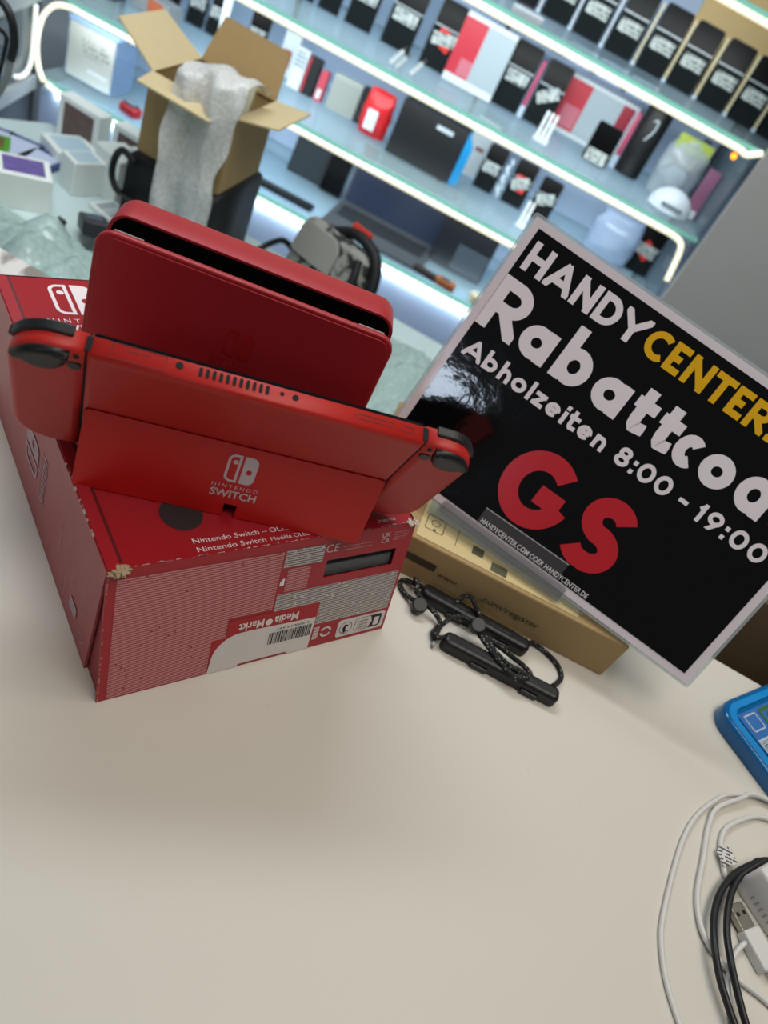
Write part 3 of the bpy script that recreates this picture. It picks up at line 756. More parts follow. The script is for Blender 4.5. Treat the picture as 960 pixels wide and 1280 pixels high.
# clear acrylic stand that carries the sign
stand = tag(empty('acrylic_sign_stand', SM), 'small clear acrylic stand gripping the lower edge of the black sign', 'sign stand')
b = MB(); b.slab(MM(rrect(62, 178, -213.5, -200.5, 1, 2)), -.0034, -.0016); local(b, 'front_lip', glass_mat('acrylic_smoke', 'b0b0b2', .17, .2), stand)
b = MB(); b.slab(MM(rrect(60, 200, -211, -70, 2, 3)), .0012, .0032); local(b, 'back_plate', glass_mat('acrylic_clear', 'dde6e6', .12, .05), stand)
b = MB(); b.slab(MM(rrect(60, 180, -213.5, -210.6, .5, 2)), -.0034, .0032); local(b, 'foot_strip', glass_mat('acrylic_clear', 'dde6e6', .12, .05), stand)
b = MB()
inv = SM.inverted()
q = [Vector((x, y, z)) for z in (.0405, .0425) for x, y in ((.03, .475), (.19, .466), (.19, .56), (.03, .56))]
b.add([inv @ p for p in q], [(0,1,2,3), (4,7,6,5), (0,4,5,1), (1,5,6,2), (2,6,7,3), (3,7,4,0)]); local(b, 'base_plate', glass_mat('acrylic_clear', 'dde6e6', .12, .05), stand)

# ------------------------------------------------------------------ wrist strap bars with cords
def cord_mat():
    m = bpy.data.materials.new('flecked_cord'); m.use_nodes = True; nt = m.node_tree; bs = nt.nodes['Principled BSDF']; bs.inputs['Roughness'].default_value = .8
    tc = nt.nodes.new('ShaderNodeTexCoord'); v = nt.nodes.new('ShaderNodeTexVoronoi'); v.inputs['Scale'].default_value = 420
    nt.links.new(tc.outputs['Object'], v.inputs['Vector']); cr = nt.nodes.new('ShaderNodeValToRGB')
    cr.color_ramp.elements[0].position = .24; cr.color_ramp.elements[0].color = lin('77756e'); cr.color_ramp.elements[1].position = .32; cr.color_ramp.elements[1].color = lin('0c0c0d')
    nt.links.new(v.outputs['Distance'], cr.inputs[0]); nt.links.new(cr.outputs[0], bs.inputs['Base Color'])
    return m
CORD = cord_mat()
SBLK = mat('strap_black', '161618', .38, spec=.5)
def strap(name, p0, p1, z, label, loops, knob, clip):
    a = Vector((p0[0], p0[1], 0)); c = Vector((p1[0], p1[1], 0)); L = (c-a).length; ang = math.atan2(c.y-a.y, c.x-a.x)
    M = Matrix.Translation((a.x, a.y, z)) @ Matrix.Rotation(ang, 4, 'Z')
    e = tag(empty(name, M), label, 'wrist strap', 'controller wrist straps'); inv = M.inverted()
    mb = MB(); mb.slab(rrect(-.002, L+.002, -.0066, .0066, (.005, .0045, .0045, .005), 6), 0, .0112, (.0012, .0035), 4, axis='z', smooth=True); local(mb, 'rail_bar', SBLK, e)
    for x in (L*.33, L*.78):
        mb = MB(); mb.slab(rrect(x-.007, x+.007, -.0084, -.006, .0008, 3), .0008, .0052, (.0004, .0006), 2, axis='z'); local(mb, 'rail_button', mat('strap_button', '1f1f22', .3), e)
    mb = MB(); mb.slab(rrect(L*.2, L*.42, -.0012, .0026, .0012, 3), .0104, .0115, (0, .0004), 2, axis='z'); mb.slab(rrect(L*.62, L*.84, -.0012, .0026, .0012, 3), .0104, .0115, (0, .0004), 2, axis='z')
    local(mb, 'rail_rib', BLACK, e)
    for lp in loops:
        mb = MB(); mb.tube([inv @ Vector(p) for p in spline(lp, 8)], .0020, 8); local(mb, 'wrist_cord', CORD, e)
    mb = MB(); mb.slab(circ(0, 0, .0062, 20), -.0038, .0038, (.0012, .0012), 3, axis='z', M=inv @ Matrix.Translation(knob) @ Matrix.Rotation(.45, 4, 'X')); local(mb, 'cord_stopper', BLACK, e)
    if clip:
        mb = MB(); mb.box(-.0012, .0012, -.0022, .0022, -.0016, .0016, M=inv @ Matrix.Translation(clip)); local(mb, 'cord_end', mat('tape_grey', '8f8f90', .5), e)
    return e
strap('wrist_strap', (.0575, .4308), (.1485, .4318), 0,
      'black wrist strap bar lying close along the front of the brown carton',
      [[(.0467, .4345, .010), (.0505, .4275, .012), (.0515, .4215, .011), (.057, .4185, .010), (.0655, .4165, .008), (.0745, .414, .006), (.0797, .41, .004)],
       [(.0595, .430, .010), (.050, .4335, .006), (.0410, .4345, .003), (.0385, .4320, .002), (.0400, .4265, .002), (.0465, .4205, .003), (.055, .4165, .006)],
       [(.0826, .431, .010), (.0865, .437, .0155), (.0915, .4385, .0175), (.0985, .4345, .0155), (.106, .429, .011)],
       [(.147, .436, .004), (.1540, .4435, .003), (.1652, .4435, .002), (.178, .4375, .002), (.1838, .4275, .002), (.1800, .4160, .003), (.1760, .4090, .006)]],
      (.0585, .4135, .0065), None)
strap('wrist_strap', (.0865, .3965), (.1800, .4005), 0,
      'black wrist strap bar in front of the other, with cords knotted over it',
      [[(.0850, .3960, .008), (.0800, .3935, .007), (.0787, .4000, .007), (.0800, .4060, .010), (.0865, .4155, .013), (.0950, .4190, .014), (.1030, .4160, .013), (.1090, .4115, .013), (.1200, .4035, .013), (.1297, .3980, .0125), (.1400, .3930, .012), (.1457, .3920, .0120), (.1534, .3985, .0115), (.1480, .4010, .011), (.1340, .4010, .012), (.1210, .4060, .0135), (.1130, .4125, .013), (.1070, .4165, .011)],
       [(.1150, .4150, .011), (.1250, .4130, .0115), (.1400, .4150, .0065), (.1500, .4155, .004), (.1575, .4120, .004), (.1550, .4050, .008), (.1460, .4000, .0115), (.1369, .3985, .012)],
       [(.0797, .4105, .0055), (.0780, .4040, .0055), (.0765, .3985, .004), (.0800, .3935, .003)]],
      (.1040, .4165, .0155), (.0800, .3895, .0025))

# ------------------------------------------------------------------ cables, plug and charger at the right
WC = mat('white_cable', 'd2cfcb', .4); BC = mat('black_cable', '17181b', .4)
def cable(name, pts, r, m, label, cat='cable', group=None):
    o = None
    mb = MB(); mb.tube(spline(pts, 9), r, 10); o = mb.build(name, m); tag(o, label, cat, group); return o
cable('white_cable', [(.42, .428, .0018), (.3679, .4215, .0018), (.336, .4074, .0018), (.3221, .3945, .0018), (.3054, .3715, .0018), (.2943, .3464, .0018), (.2864, .3158, .0018), (.2801, .2832, .0018), (.2793, .2667, .0018), (.2833, .2455, .0018), (.2929, .2252, .0018), (.305, .205, .0018), (.325, .19, .0018)], .0017, WC, 'outermost white cable, a wide loop running down the right side of the counter')
w2 = cable('white_cable', [(.42, .418, .0052), (.3668, .4182, .0050), (.3500, .4140, .0052), (.3420, .4060, .0050), (.3211, .3858, .0034), (.3142, .3664, .0022), (.3098, .3395, .0022), (.3049, .3114, .0022), (.3062, .2936, .0024), (.311, .2822, .0030), (.322, .2742, .0022), (.3342, .2695, .0022), (.3533, .266, .0022), (.385, .255, .0022)], .0019, WC, 'second white cable, inside the widest loop and passing under the black cables')
w3 = tag(empty('white_cable', loc=(.333, .365, 0)), 'innermost white cable arching over the charger, with a folded paper tag on it', 'cable')
bpy.context.view_layer.update()
b = MB(); b.tube(spline([(.41, .405, .0022), (.3654, .4028, .0022), (.3443, .3899, .0022), (.3288, .373, .0022), (.3243, .3595, .0022), (.3247, .3506, .003), (.3265, .3379, .0022), (.3300, .3335, .0022)], 9), .0019, 10); rel(b.build('cord', WC), w3)
def tag_mat(): return print_mat('cable_tag_print', '55524f', 'cfccc8', .0028, .55, 300, 'Y')
b = MB(); b.add([(.3195, .3505, .0035), (.3235, .3400, .0055), (.3345, .3465, .0062), (.3300, .3590, .0050), (.3215, .3540, .0046)], [(0, 1, 2, 3, 4)]); b.add([(.3195, .3505, .0031), (.3235, .3400, .0051), (.3345, .3465, .0058), (.3300, .3590, .0046), (.3215, .3540, .0042)], [(4, 3, 2, 1, 0)])
rel(b.build('paper_tag', tag_mat()), w3)
cable('white_cable', [(.3424, .2994, .0062), (.3331, .286, .0018), (.3282, .2728, .0018), (.3264, .2626, .0018), (.3273, .2518, .0018), (.330, .238, .0018), (.338, .222, .0018)], .0017, WC, 'short white cable curving down from beneath the metal plug, beside the black cables')
cable('black_cable', [(.365, .362, .008), (.3500, .3560, .0105), (.3442, .3507, .0100), (.3303, .3367, .0085), (.3191, .3181, .0075), (.3134, .2992, .0075), (.3123, .2797, .0085), (.3159, .2614, .0078), (.3209, .2492, .0074), (.3257, .2396, .0070), (.335, .222, .0060)], .0023, BC, 'left one of two thick black cables crossing the white ones')
cable('black_cable', [(.368, .360, .010), (.3540, .3575, .0125), (.3466, .3512, .0120), (.3333, .3354, .0085), (.3257, .3161, .0075), (.3226, .2936, .0075), (.3239, .2746, .0085), (.328, .2592, .0078), (.3338, .2433, .0070), (.343, .224, .0060)], .0023, BC, 'right one of two thick black cables, nearer the charger')
usb = tag(empty('usb_cable', Matrix.Translation((.3308, .3161, .0045)) @ Matrix.Rotation(math.atan2(-.0265, .0214), 4, 'Z')), 'white cable with a metal tipped plug lying beside the white charger', 'cable')
b = MB(); b.slab(rrect(0, .0155, -.006, .006, .0005, 2), -.0022, .0022, (.0002, .0002), 2, axis='z'); plug = local(b, 'metal_tip', mat('plug_metal', 'a8a49a', .3, metal=1), usb)
b = MB(); b.box(-.0003, .0001, -.0052, .0052, -.0016, .0016); b.box(.005, .0075, -.0042, -.0018, .0021, .0024); b.box(.005, .0075, .0018, .0042, .0021, .0024); local(b, 'contact_slot', DARK, plug)
b = MB(); b.slab(rrect(.0155, .040, -.0078, .0078, .002, 4), -.0042, .0042, (.001, .0015), 3, axis='z', smooth=True); local(b, 'plug_grip', mat('plug_white', 'd0cdc8', .45), usb)
b = MB(); b.tube(spline([(.040, 0, 0), (.052, .001, -.0006), (.064, -.008, -.0024), (.074, -.022, -.0027), (.084, -.04, -.0027)], 8), .0019, 10); local(b, 'cord', WC, usb)
charger = tag(empty('white_charger', Matrix.Translation((.3335, .3345, 0)) @ Matrix.Rotation(-.757, 4, 'Z')), 'white block charger at the right edge of the picture, black cables running over its corner', 'charger')
b = MB(); b.slab(rrect(0, .07, 0, .06, .004, 5), 0, .029, (.0015, .003), 4, axis='z', smooth=True); local(b, 'charger_body', mat('charger_white', 'd5d1cd', .4), charger)
b = MB()
for k in range(6): b.box(.012+k*.004, .0135+k*.004, -.0002, .0003, .006, .011)
local(b, 'rating_print', mat('charger_grey', 'a9a5a2', .5), charger)

# ------------------------------------------------------------------ blue disc case
bc = tag(empty('blue_disc_case', Matrix.Translation((.3145, .4760, 0)) @ Matrix.Rotation(.84, 4, 'Z')), 'translucent blue plastic disc case with a printed sleeve at the right edge of the counter', 'disc case')
W, D = .130, .165
b = MB(); b.slab(rrect(0, W, -D, 0, (.012, .012, .012, .020), 8), 0, .0145, (.002, .003), 4, axis='z', smooth=True)
local(b, 'case_shell', mat('blue_clear_plastic', '1273b8', .12, spec=.6, trans=.35), bc)
b = MB(); ring = rrect(.004, W-.004, -D+.004, -.004, (.01, .01, .01, .017), 8); inn = inset(ring, .006)
for i in range(len(ring)):
    j = (i+1) % len(ring); b.add([(ring[i][0], ring[i][1], .0146), (ring[j][0], ring[j][1], .0146), (inn[j][0], inn[j][1], .0158), (inn[i][0], inn[i][1], .0158)], [(0, 1, 2, 3)])
local(b, 'case_rim', mat('blue_rim', '1c86cc', .1, spec=.7), bc)
b = MB(); b.add([(.013, -.014, .0152), (W-.01, -.014, .0152), (W-.01, -D+.01, .0152), (.013, -D+.01, .0152)], [(0, 1, 2, 3)]); local(b, 'printed_sleeve', mat('sleeve_blue', '3a6fb2', .3), bc)
ZS = lambda x, y: Vector((x, y, .0156))
b = MB(); ring_outline(b, rrect(.018, .035, -.032, -.017, .0004, 2), .0012, ZS); b.flat([(.014, -.085), (.03, -.085), (.03, -.038), (.014, -.038)], ZS); local(b, 'sleeve_print', mat('sleeve_white', 'b9c6d2', .4), bc)
b = MB(); ring_outline(b, rrect(.040, .062, -.034, -.016, .004, 4), .003, ZS); b.flat(circ(.051, -.025, .004, 14), ZS); local(b, 'sleeve_print', mat('sleeve_green', '3d6b3a', .4), bc)
ZS2 = lambda x, y: Vector((x, y, .0158))
b = MB(); y = -.040; random.seed(4)
while y > -.083:
    w = random.choice((.0005, .0009, .0014)); b.flat([(.0155, y-w), (.0285, y-w), (.0285, y), (.0155, y)], ZS2); y -= w+random.choice((.0006, .001))
local(b, 'sleeve_barcode', mat('sleeve_ink', '24304a', .5), bc)

# ------------------------------------------------------------------ second carton standing behind the counter at the right
c2 = tag(empty('brown_carton', Matrix.Translation((.318, .585, DZ)) @ Matrix.Rotation(.02, 4, 'Z')), 'tall dark brown carton standing behind the counter at the right, mostly hidden by the sign', 'carton')
b = MB(); b.slab(rrect(0, .34, 0, .24, .002, 2), .0, .355, (.001, .001), 2, axis='z'); local(b, 'carton_body', mat('brown_card_dark', '5d4931', .75, var=.08, vscale=20), c2)
b = MB(); b.box(0.002, .338, .117, .123, .355, .3556); local(b, 'lid_seam', mat('seam_card', '6d5534', .8), c2)
# ------------------------------------------------------------------ the lit shelf wall
ORD = ['', 'second ', 'third ', 'fourth ', 'fifth ', 'sixth ', 'seventh ', 'eighth ', 'ninth ', 'tenth ']
unit = tag(empty('display_shelf_unit', SHM), 'long wall unit of glass shelves edged with bright light strips, full of phones', 'shelf unit')
LV = [.391, .160, -.078, -.300, -.530]  # shelf levels and item positions below come from image pixels, unprojected onto this wall
XL, XR = -1.505, .368
GLS = glass_mat('shelf_glass', 'cfe6ea', .22, .06)
EDGE = mat('shelf_edge', '93d9cf', .2, spec=.6)
LED = mat('light_strip', 'ffffff', .5, emit='f8f2c4', estr=1.02)
for i, L in enumerate(LV):
    xr = XR + (.45 if i < 2 else .0)
    mb = MB(); mb.slab(rrect(XL, xr, .004, .44, (.05, .0, 0, 0), 6), L+.008, L+.018, axis='z'); g = local(mb, 'glass_shelf', GLS, unit)
    mb = MB(); mb.slab(rrect(XL+.04, xr-.002, -.001, .004, 0), L+.0075, L+.0185, axis='z'); local(mb, 'glass_edge', EDGE, g)
def led(pts, name='light_strip'):
    mb = MB(); mb.tube(pts, .0072, 8); local(mb, name, LED, unit)
led([Vector((x, -.006, LV[0])) for x in (-1.40, 0, .80)])
led([Vector((x, -.006, LV[1])) for x in (-1.40, 0, .30)] + spline([(.32, -.006, LV[1]), (.338, -.007, LV[1]-.003), (.352, -.009, LV[1]+.004), (.368, -.012, LV[1]+.016)], 5))
led([Vector((x, -.006, LV[2])) for x in (-1.40, 0, .29)] + spline([(.315, -.006, LV[2]-.002), (.333, -.008, LV[2]-.010), (.343, -.010, LV[2]-.032), (.351, -.012, LV[2]-.07), (.357, -.014, LV[2]-.105)], 5))
led([Vector((x, -.006, LV[3])) for x in (.33, 0, -1.38)] + spline([(-1.41, -.006, LV[3]+.001), (-1.455, -.006, LV[3]-.012), (-1.487, -.006, LV[3]-.05), (-1.500, -.006, LV[3]-.10), (-1.500, -.006, LV[3]-.15), (-1.488, -.006, LV[4]+.035), (-1.470, -.006, LV[4]+.010)], 6))
led([Vector((x, -.006, LV[4])) for x in (.33, 0, -1.38)] + spline([(-1.40, -.006, LV[4]), (-1.435, -.006, LV[4]+.001), (-1.462, -.006, LV[4]+.008)], 5))
mb = MB(); mb.box(XL-.02, .85, .44, .455, FLOORZ, LV[0]-.02); local(mb, 'back_panel', mat('shelf_back', 'b4c6e2', .5, var=.05, vscale=3), unit)
mb = MB(); mb.box(-1.6, .85, .44, .455, LV[0]-.02, 1.0); local(mb, 'upper_back_panel', mat('wood_back', 'e6c48c', .6, var=.12, vscale=5), unit)
mb = MB(); mb.box(.10, .85, .425, .44, LV[1]+.02, LV[0]-.02); local(mb, 'wood_panel', mat('wood_back', 'e6c48c', .6, var=.12, vscale=5), unit)
mb = MB(); mb.box(XL+.01, XR-.02, .02, .42, FLOORZ+.06, LV[4]-.02); local(mb, 'base_cabinet', mat('base_blue_white', 'a9bfe0', .3, spec=.5), unit)
for x in (-1.49, -.95, -.35, .355):
    mb = MB(); mb.box(x-.006, x+.006, .40, .412, FLOORZ, 1.0); local(mb, 'upright_post', mat('post_grey', '5c6066', .4, metal=.6), unit)
mb = MB(); mb.box(.362, .368, .02, .40, LV[2]-.21, LV[1]); local(mb, 'end_pane', glass_mat('end_glass', '8fa0aa', .35, .08), unit)

def on(x, o, z): return SHM @ Matrix.Translation((x, o, z))
GREYTAG = lambda: print_mat('price_tag_print', '474d50', 'b9c0be', .0095, .5, 120, 'Z')
PH = mat('phone_black', '040507', .3, spec=.18); PHF = mat('phone_frame', '2a2d33', .35)
ACR = glass_mat('acrylic_holder', '5a6468', .08, .15, spec=.3)
def phone(x, shelf, o, w, h, label, group, tagtilt=0, tagz=.42, color=None, lean=.2, dz=0, red=False):
    z = LV[shelf]+.0185+dz
    M = on(x, o, z) @ Matrix.Rotation(-lean, 4, 'X')
    e = tag(empty('phone', M), label, 'phone', group)
    mb = MB(); mb.slab(rrect(-w/2, w/2, .003, h, .008, 4), 0, .008, (.0015, .0015), 2); bd = local(mb, 'phone_body', color or PHF, e)
    mb = MB(); mb.slab(rrect(-w/2+.0015, w/2-.0015, .0045, h-.0015, .0068, 4), -.0006, .0004); local(mb, 'phone_screen', PH, e)
    mb = MB(); T = Matrix.Translation((0, -.0052, h*tagz)) @ Matrix.Rotation(tagtilt, 4, 'Y')
    mb.slab(rrect(-w*.40, w*.40, -.0155, .0155, .0015, 2), -.0008, 0, M=T); local(mb, 'price_tag', GREYTAG(), e)
    if red:
        mb = MB(); mb.slab(rrect(-w*.30, w*.30, -.022, .022, .001, 1), .0004, .001, M=Matrix.Translation((0, -.0048, h*tagz)) @ Matrix.Rotation(tagtilt+.5, 4, 'Y')); local(mb, 'red_sticker', mat('sticker_red', 'd8291f', .5), e)
    # the clear pocket it stands in, with its own front lip and foot
    return e, M
def holder(M, w, h, label):
    e = tag(empty('acrylic_holder', M), label, 'phone stand', 'clear holders under the phones')
    mb = MB(); mb.slab(rrect(-w/2-.002, w/2+.002, .0, h*.62, .002, 2), -.0042, -.0028); local(mb, 'front_sheet', ACR, e)
    mb = MB(); mb.box(-w/2-.002, w/2+.002, -.0048, .010, .0, .0026); local(mb, 'foot', ACR, e)
    mb = MB(); mb.box(-w/2, w/2, -.0052, -.0042, h*.60, h*.625); local(mb, 'bright_rim', mat('acrylic_rim', 'a7b0b6', .2), e)
    return e
rowA = [(.412, .077), (.326, .077), (.235, .077), (.140, .076), (.049, .077), (-.047, .077), (-.142, .077), (-.235, .077), (-.330, .077), (-.425, .077)]
for i, (x, w) in enumerate(rowA):
    nm = ('the rightmost phone' if i == 0 else ORD[i]+'phone from the right') + ' on the top phone shelf'
    _, M = phone(x, 1, .25, w, .158, 'black price tagged phone, '+nm, 'phones on the top shelf', 0 if i != 1 else .03, color=mat('phone_frame_orange', 'b9683c', .35) if i == 8 else None)
    holder(M, w, .158, 'clear holder carrying '+nm)
# tall clear dividers between the top phones
for i in range(9):
    x = (rowA[i][0]+rowA[i+1][0])/2
    e = tag(empty('acrylic_divider', on(x, .24, LV[1]+.0185) @ Matrix.Rotation(-.2, 4, 'X')), 'pale upright divider strip, %sfrom the right between phones on the top phone shelf' % ('first ' if i == 0 else ORD[i]), 'divider', 'divider strips on the top shelf')
    mb = MB(); mb.slab(rrect(-.0028, .0028, 0, .15, .001, 1), -.004, .006); local(mb, 'strip', mat('divider_cream' if i < 5 else 'divider_white', 'cfc3a0' if i < 5 else 'c5ccd4', .3), e)
    mb = MB(); mb.box(-.005, .005, -.006, .010, 0, .008); local(mb, 'foot', mat('divider_foot', 'b9c9dc', .3), e)
rowB = [(-.158, .076, .165, -.55, False), (-.257, .08, .170, 0, False), (-.483, .088, .170, -.15, True), (-.605, .088, .165, .02, False), (-.723, .078, .165, 0, False), (-.815, .06, .165, 0, False), (-.900, .075, .165, 0, False), (-.99, .075, .165, 0, False)]
for i, (x, w, h, tt, rd) in enumerate(rowB):
    nm = ['phone with a tilted tag right of a pink strip, second shelf', 'phone just right of the red and grey box, second shelf', 'red stickered phone left of the red and grey box, second shelf'][i] if i < 3 else 'the %sphone left of the stickered one' % ('' if i == 3 else ORD[i-3])
    lab = ('black %s' % nm) if i < 3 else 'black phone, ' + nm + ', second shelf'
    _, M = phone(x, 2, .25, w, h, lab, 'phones on the second shelf', tt, .48 if i != 2 else .45, red=rd)
    holder(M, w, h, 'clear holder under the %s' % (nm if i < 3 else nm.replace('the ', '') + ', second shelf'))
rowC = [(.315, .08, .138, .1, True), (-.025, .066, .12, -.4, False), (-.113, .066, .130, -.45, True), (-.211, .062, .130, 0, False), (-1.02, .062, .125, 0, False), (-1.15, .056, .125, 0, False), (-1.215, .056, .125, 0, False), (-1.30, .056, .125, 0, False)]
nmC = ['phone with red sticker at the right end of the third shelf', 'phone with tilted grey tag just above the sign, third shelf', 'phone with red sticker right of a white twisted cable, third shelf', 'plain phone right of the blue sided box, third shelf', 'phone right of the bar behind the open carton',
       'phone first left of the bar behind the open carton', 'phone second left of the bar behind the open carton', 'phone third left of the bar behind the open carton']
for i, (x, w, h, tt, rd) in enumerate(rowC):
    _, M = phone(x, 3, .25 if x > -.9 else .32, w, h, 'small black '+nmC[i], 'phones on the third shelf', tt, .5, red=rd)
    holder(M, w, h, 'clear holder carrying the '+nmC[i])

def boxthing(name, x, o, z, w, d, h, m, label, cat, group=None, rot=0, lean=0, panels=(), bev=.002):
    """a box-like thing with printed front panels: (x0, x1, z0, z1, material) as shares of the front"""
    M = on(x, o, z) @ Matrix.Rotation(rot, 4, 'Z') @ Matrix.Rotation(-lean, 4, 'X')
    e = tag(empty(name, M), label, cat, group)
    mb = MB(); mb.slab(rrect(-w/2, w/2, 0, h, bev, 2), 0, d, (bev*.5, bev*.5), 2); local(mb, 'body', m, e)
    for k, (x0, x1, z0, z1, pm, pn) in enumerate(panels):
        mb = MB(); mb.slab(rrect(-w/2+x0*w, -w/2+x1*w, z0*h, z1*h, .0005, 1), -.0008-.0004*k, .0002); local(mb, pn, pm, e)
    return e
TOP = lambda i: LV[i]+.0185
WB = mat('white_card', 'd3dbe2', .45); RB = mat('red_card', 'c23442', .4); PB = mat('pink_card', 'c9707f', .4); GB = mat('grey_card', 'a9b6be', .4)
boxthing('tablet_box', -.372, .22, TOP(2), .15, .035, .172, WB, 'white tablet box with red left half and pale grey right half, second shelf', 'box', panels=((.0, .45, .12, .93, RB, 'red_print'), (.45, 1, .12, .93, GB, 'grey_print'), (.2, .45, .14, .38, PB, 'pink_print')), lean=.12)
boxthing('tablet_box', -.02, .33, TOP(2), .225, .03, .150, WB, 'wide white tablet box with red at both ends behind a small black phone', 'box', panels=((.04, .36, .08, .93, RB, 'red_print'), (.36, .80, .08, .93, GB, 'grey_print'), (.80, .96, .08, .93, mat('dark_red_card', 'a02338', .4), 'red_stripe'), (.12, .34, .12, .5, PB, 'pink_print')), lean=.1)
_, M = phone(.036, 2, .17, .074, .105, 'small black phone in front of the striped tablet box, second shelf', 'phones on the second shelf', 0, .2)
pk = tag(empty('pink_strip_holder', on(-.207, .25, TOP(2)) @ Matrix.Rotation(-.2, 4, 'X')), 'thin pink upright strip standing between two phones on the second shelf', 'divider')
mb = MB(); mb.slab(rrect(-.005, .005, .0, .15, .001, 1), 0, .004); local(mb, 'strip', mat('pink_strip', 'b4365e', .4), pk)
mb = MB(); mb.box(-.007, .007, -.002, .008, 0, .03); local(mb, 'foot', mat('divider_foot', 'b9c9dc', .3), pk)
pk = tag(empty('pink_strip_holder', on(.092, .25, TOP(2)) @ Matrix.Rotation(-.2, 4, 'X')), 'thin dark pink strip left of the tall black speaker, second shelf', 'divider')
mb = MB(); mb.slab(rrect(-.006, .006, .02, .15, .001, 1), 0, .004); local(mb, 'strip', mat('pink_strip', 'b4365e', .4), pk)
mb = MB(); mb.box(-.008, .008, -.002, .01, 0, .035); local(mb, 'foot', mat('divider_foot', 'b9c9dc', .3), pk)
spk = tag(empty('cylinder_speaker', on(.140, .24, TOP(2)) @ Matrix.Rotation(-.08, 4, 'X')), 'tall black cylinder speaker with pale curved line on the second shelf', 'speaker')
mb = MB(); mb.slab(circ(0, .03, .038, 24), 0, .185, (.006, .010), 3, axis='z', smooth=True); local(mb, 'body', BLACK, spk)
mb = MB(); mb.slab(circ(0, .03, .03, 20), .185, .1875, (0, .001), 1, axis='z'); local(mb, 'top_cap', mat('speaker_cap', '31353c', .4), spk)
mb = MB(); mb.tube(spline([(-.008, -.0085, .15), (.004, -.0085, .155), (.006, -.0085, .13), (-.006, -.0085, .10)], 6), .002, 6); local(mb, 'curved_mark', WB, spk)
# clear bag of small parts, dome, slim boxes at the right end
def bag(name, x, o, z, w, h, d, m, label, seed, group=None):
    e = tag(empty(name, on(x, o, z)), label, 'plastic bag', group)
    mb = MB()
    def f(u, v):
        a = 2*PI*u; s = math.sin(PI*min(1, .08+v*.95))**.5 if v < .85 else .35
        n = noise.noise(Vector((u*6+seed, v*5, seed)))*.18
        return Vector((math.cos(a)*w/2*(1+n)*(.75+.25*s), math.sin(a)*d/2*(1+n)*s, v*h + n*.012*(v > .05)))
    mb.grid(25, 14, f); local(mb, 'film', m, e); return e
bg_ = bag('parts_bag', .262, .24, TOP(2), .125, .16, .07, glass_mat('bag_film', 'c9d4dc', .45, .15), 'clear bag of small parts with a yellow green header card on the second shelf', 3)
mb = MB(); mb.slab(rrect(-.05, .05, .125, .165, .002, 2), -.012, -.009); local(mb, 'header_card', mat('card_lime', 'a9b84e', .5), bg_)
mb = MB(); mb.slab(rrect(-.045, .045, .085, .122, .002, 2), -.012, -.009); local(mb, 'label_card', print_mat('card_print', '555049', 'c9c2b4', .012, .6, 90), bg_)
mb = MB(); mb.slab(circ(0, .06, .03, 16), -.012, .012, (.004, .004), 2, smooth=True); local(mb, 'white_part', mat('white_part', 'c7d1dc', .4), bg_)
dm = tag(empty('white_dome_device', on(.275, .13, TOP(2))), 'rounded white dome device in front of the parts bag, second shelf', 'device')
mb = MB(); mb.grid(22, 8, lambda u, v: Vector((math.cos(2*PI*u)*.062*math.cos(v*PI/2), math.sin(2*PI*u)*.05*math.cos(v*PI/2), .004+.052*math.sin(v*PI/2)))); mb.slab(circ(0, 0, .062, 22, .05), 0, .004, axis='z'); local(mb, 'shell', mat('white_part', 'c7d1dc', .4), dm)
mb = MB(); mb.slab(rrect(-.03, .03, .014, .022, .002, 2), -.051, -.04); local(mb, 'dark_slot', mat('slot_grey', '6b7782', .5), dm)
boxthing('slim_box', .340, .16, TOP(2), .034, .02, .13, mat('mauve_box', '8c5a78', .5), 'slim mauve box standing at the right end of the second shelf', 'box', panels=((.1, .9, .0, .16, WB, 'white_foot'),), lean=.1)
boxthing('slim_box', .302, .30, TOP(2), .02, .02, .165, mat('black_card', '101216', .5), 'slim black box standing left of the mauve one, second shelf', 'box', panels=((.1, .9, .8, .95, GB, 'grey_print'),), lean=.1)
ol = tag(empty('indicator_lamp', on(.318, .005, LV[1]-.020)), 'tiny glowing orange lamp beneath the right end of the top light strip', 'lamp')
mb = MB(); mb.slab(circ(0, 0, .007, 14), -.004, .008, (.003, 0), 2); local(mb, 'orange_lens', mat('orange_glow', 'ff8c1a', .4, emit='ff8a10', estr=3.5), ol)
mb = MB(); mb.slab(circ(-.0, .0, .0085, 14), .004, .010); local(mb, 'lamp_collar', mat('post_grey', '5c6066', .4, metal=.6), ol)
# plastic drawer fronts hanging under the top shelf
for k in range(3):
    dr = tag(empty('clear_tray', on(-.125+k*.095, .32, LV[1]-.052)), ['leftmost', 'middle', 'rightmost'][k]+' of three pale blue plastic trays under the top shelf', 'tray', 'trays under the top shelf')
    mb = MB(); fr = rrect(-.043, .043, 0, .046, .008, 3); fi = inset(fr, .007); n = len(fr)
    for i in range(n):
        j = (i+1) % n
        for y0 in (0, .01): mb.add([(fr[i][0], y0, fr[i][1]), (fr[j][0], y0, fr[j][1]), (fi[j][0], y0, fi[j][1]), (fi[i][0], y0, fi[i][1])], [(0, 1, 2, 3)])
        mb.add([(fr[i][0], 0, fr[i][1]), (fr[j][0], 0, fr[j][1]), (fr[j][0], .01, fr[j][1]), (fr[i][0], .01, fr[i][1])], [(0, 1, 2, 3)])
    local(mb, 'rim', mat('tray_blue', 'a8b9da', .3), dr)
    mb = MB(); mb.box(-.04, .04, .01, .05, .003, .044); local(mb, 'tray_body', mat('tray_smoke', '5f6f8c', .3), dr)
ov = tag(empty('white_charging_puck', on(-.285, .012, TOP(1))), 'oval white charging puck lying on the front edge of the top shelf', 'charger')
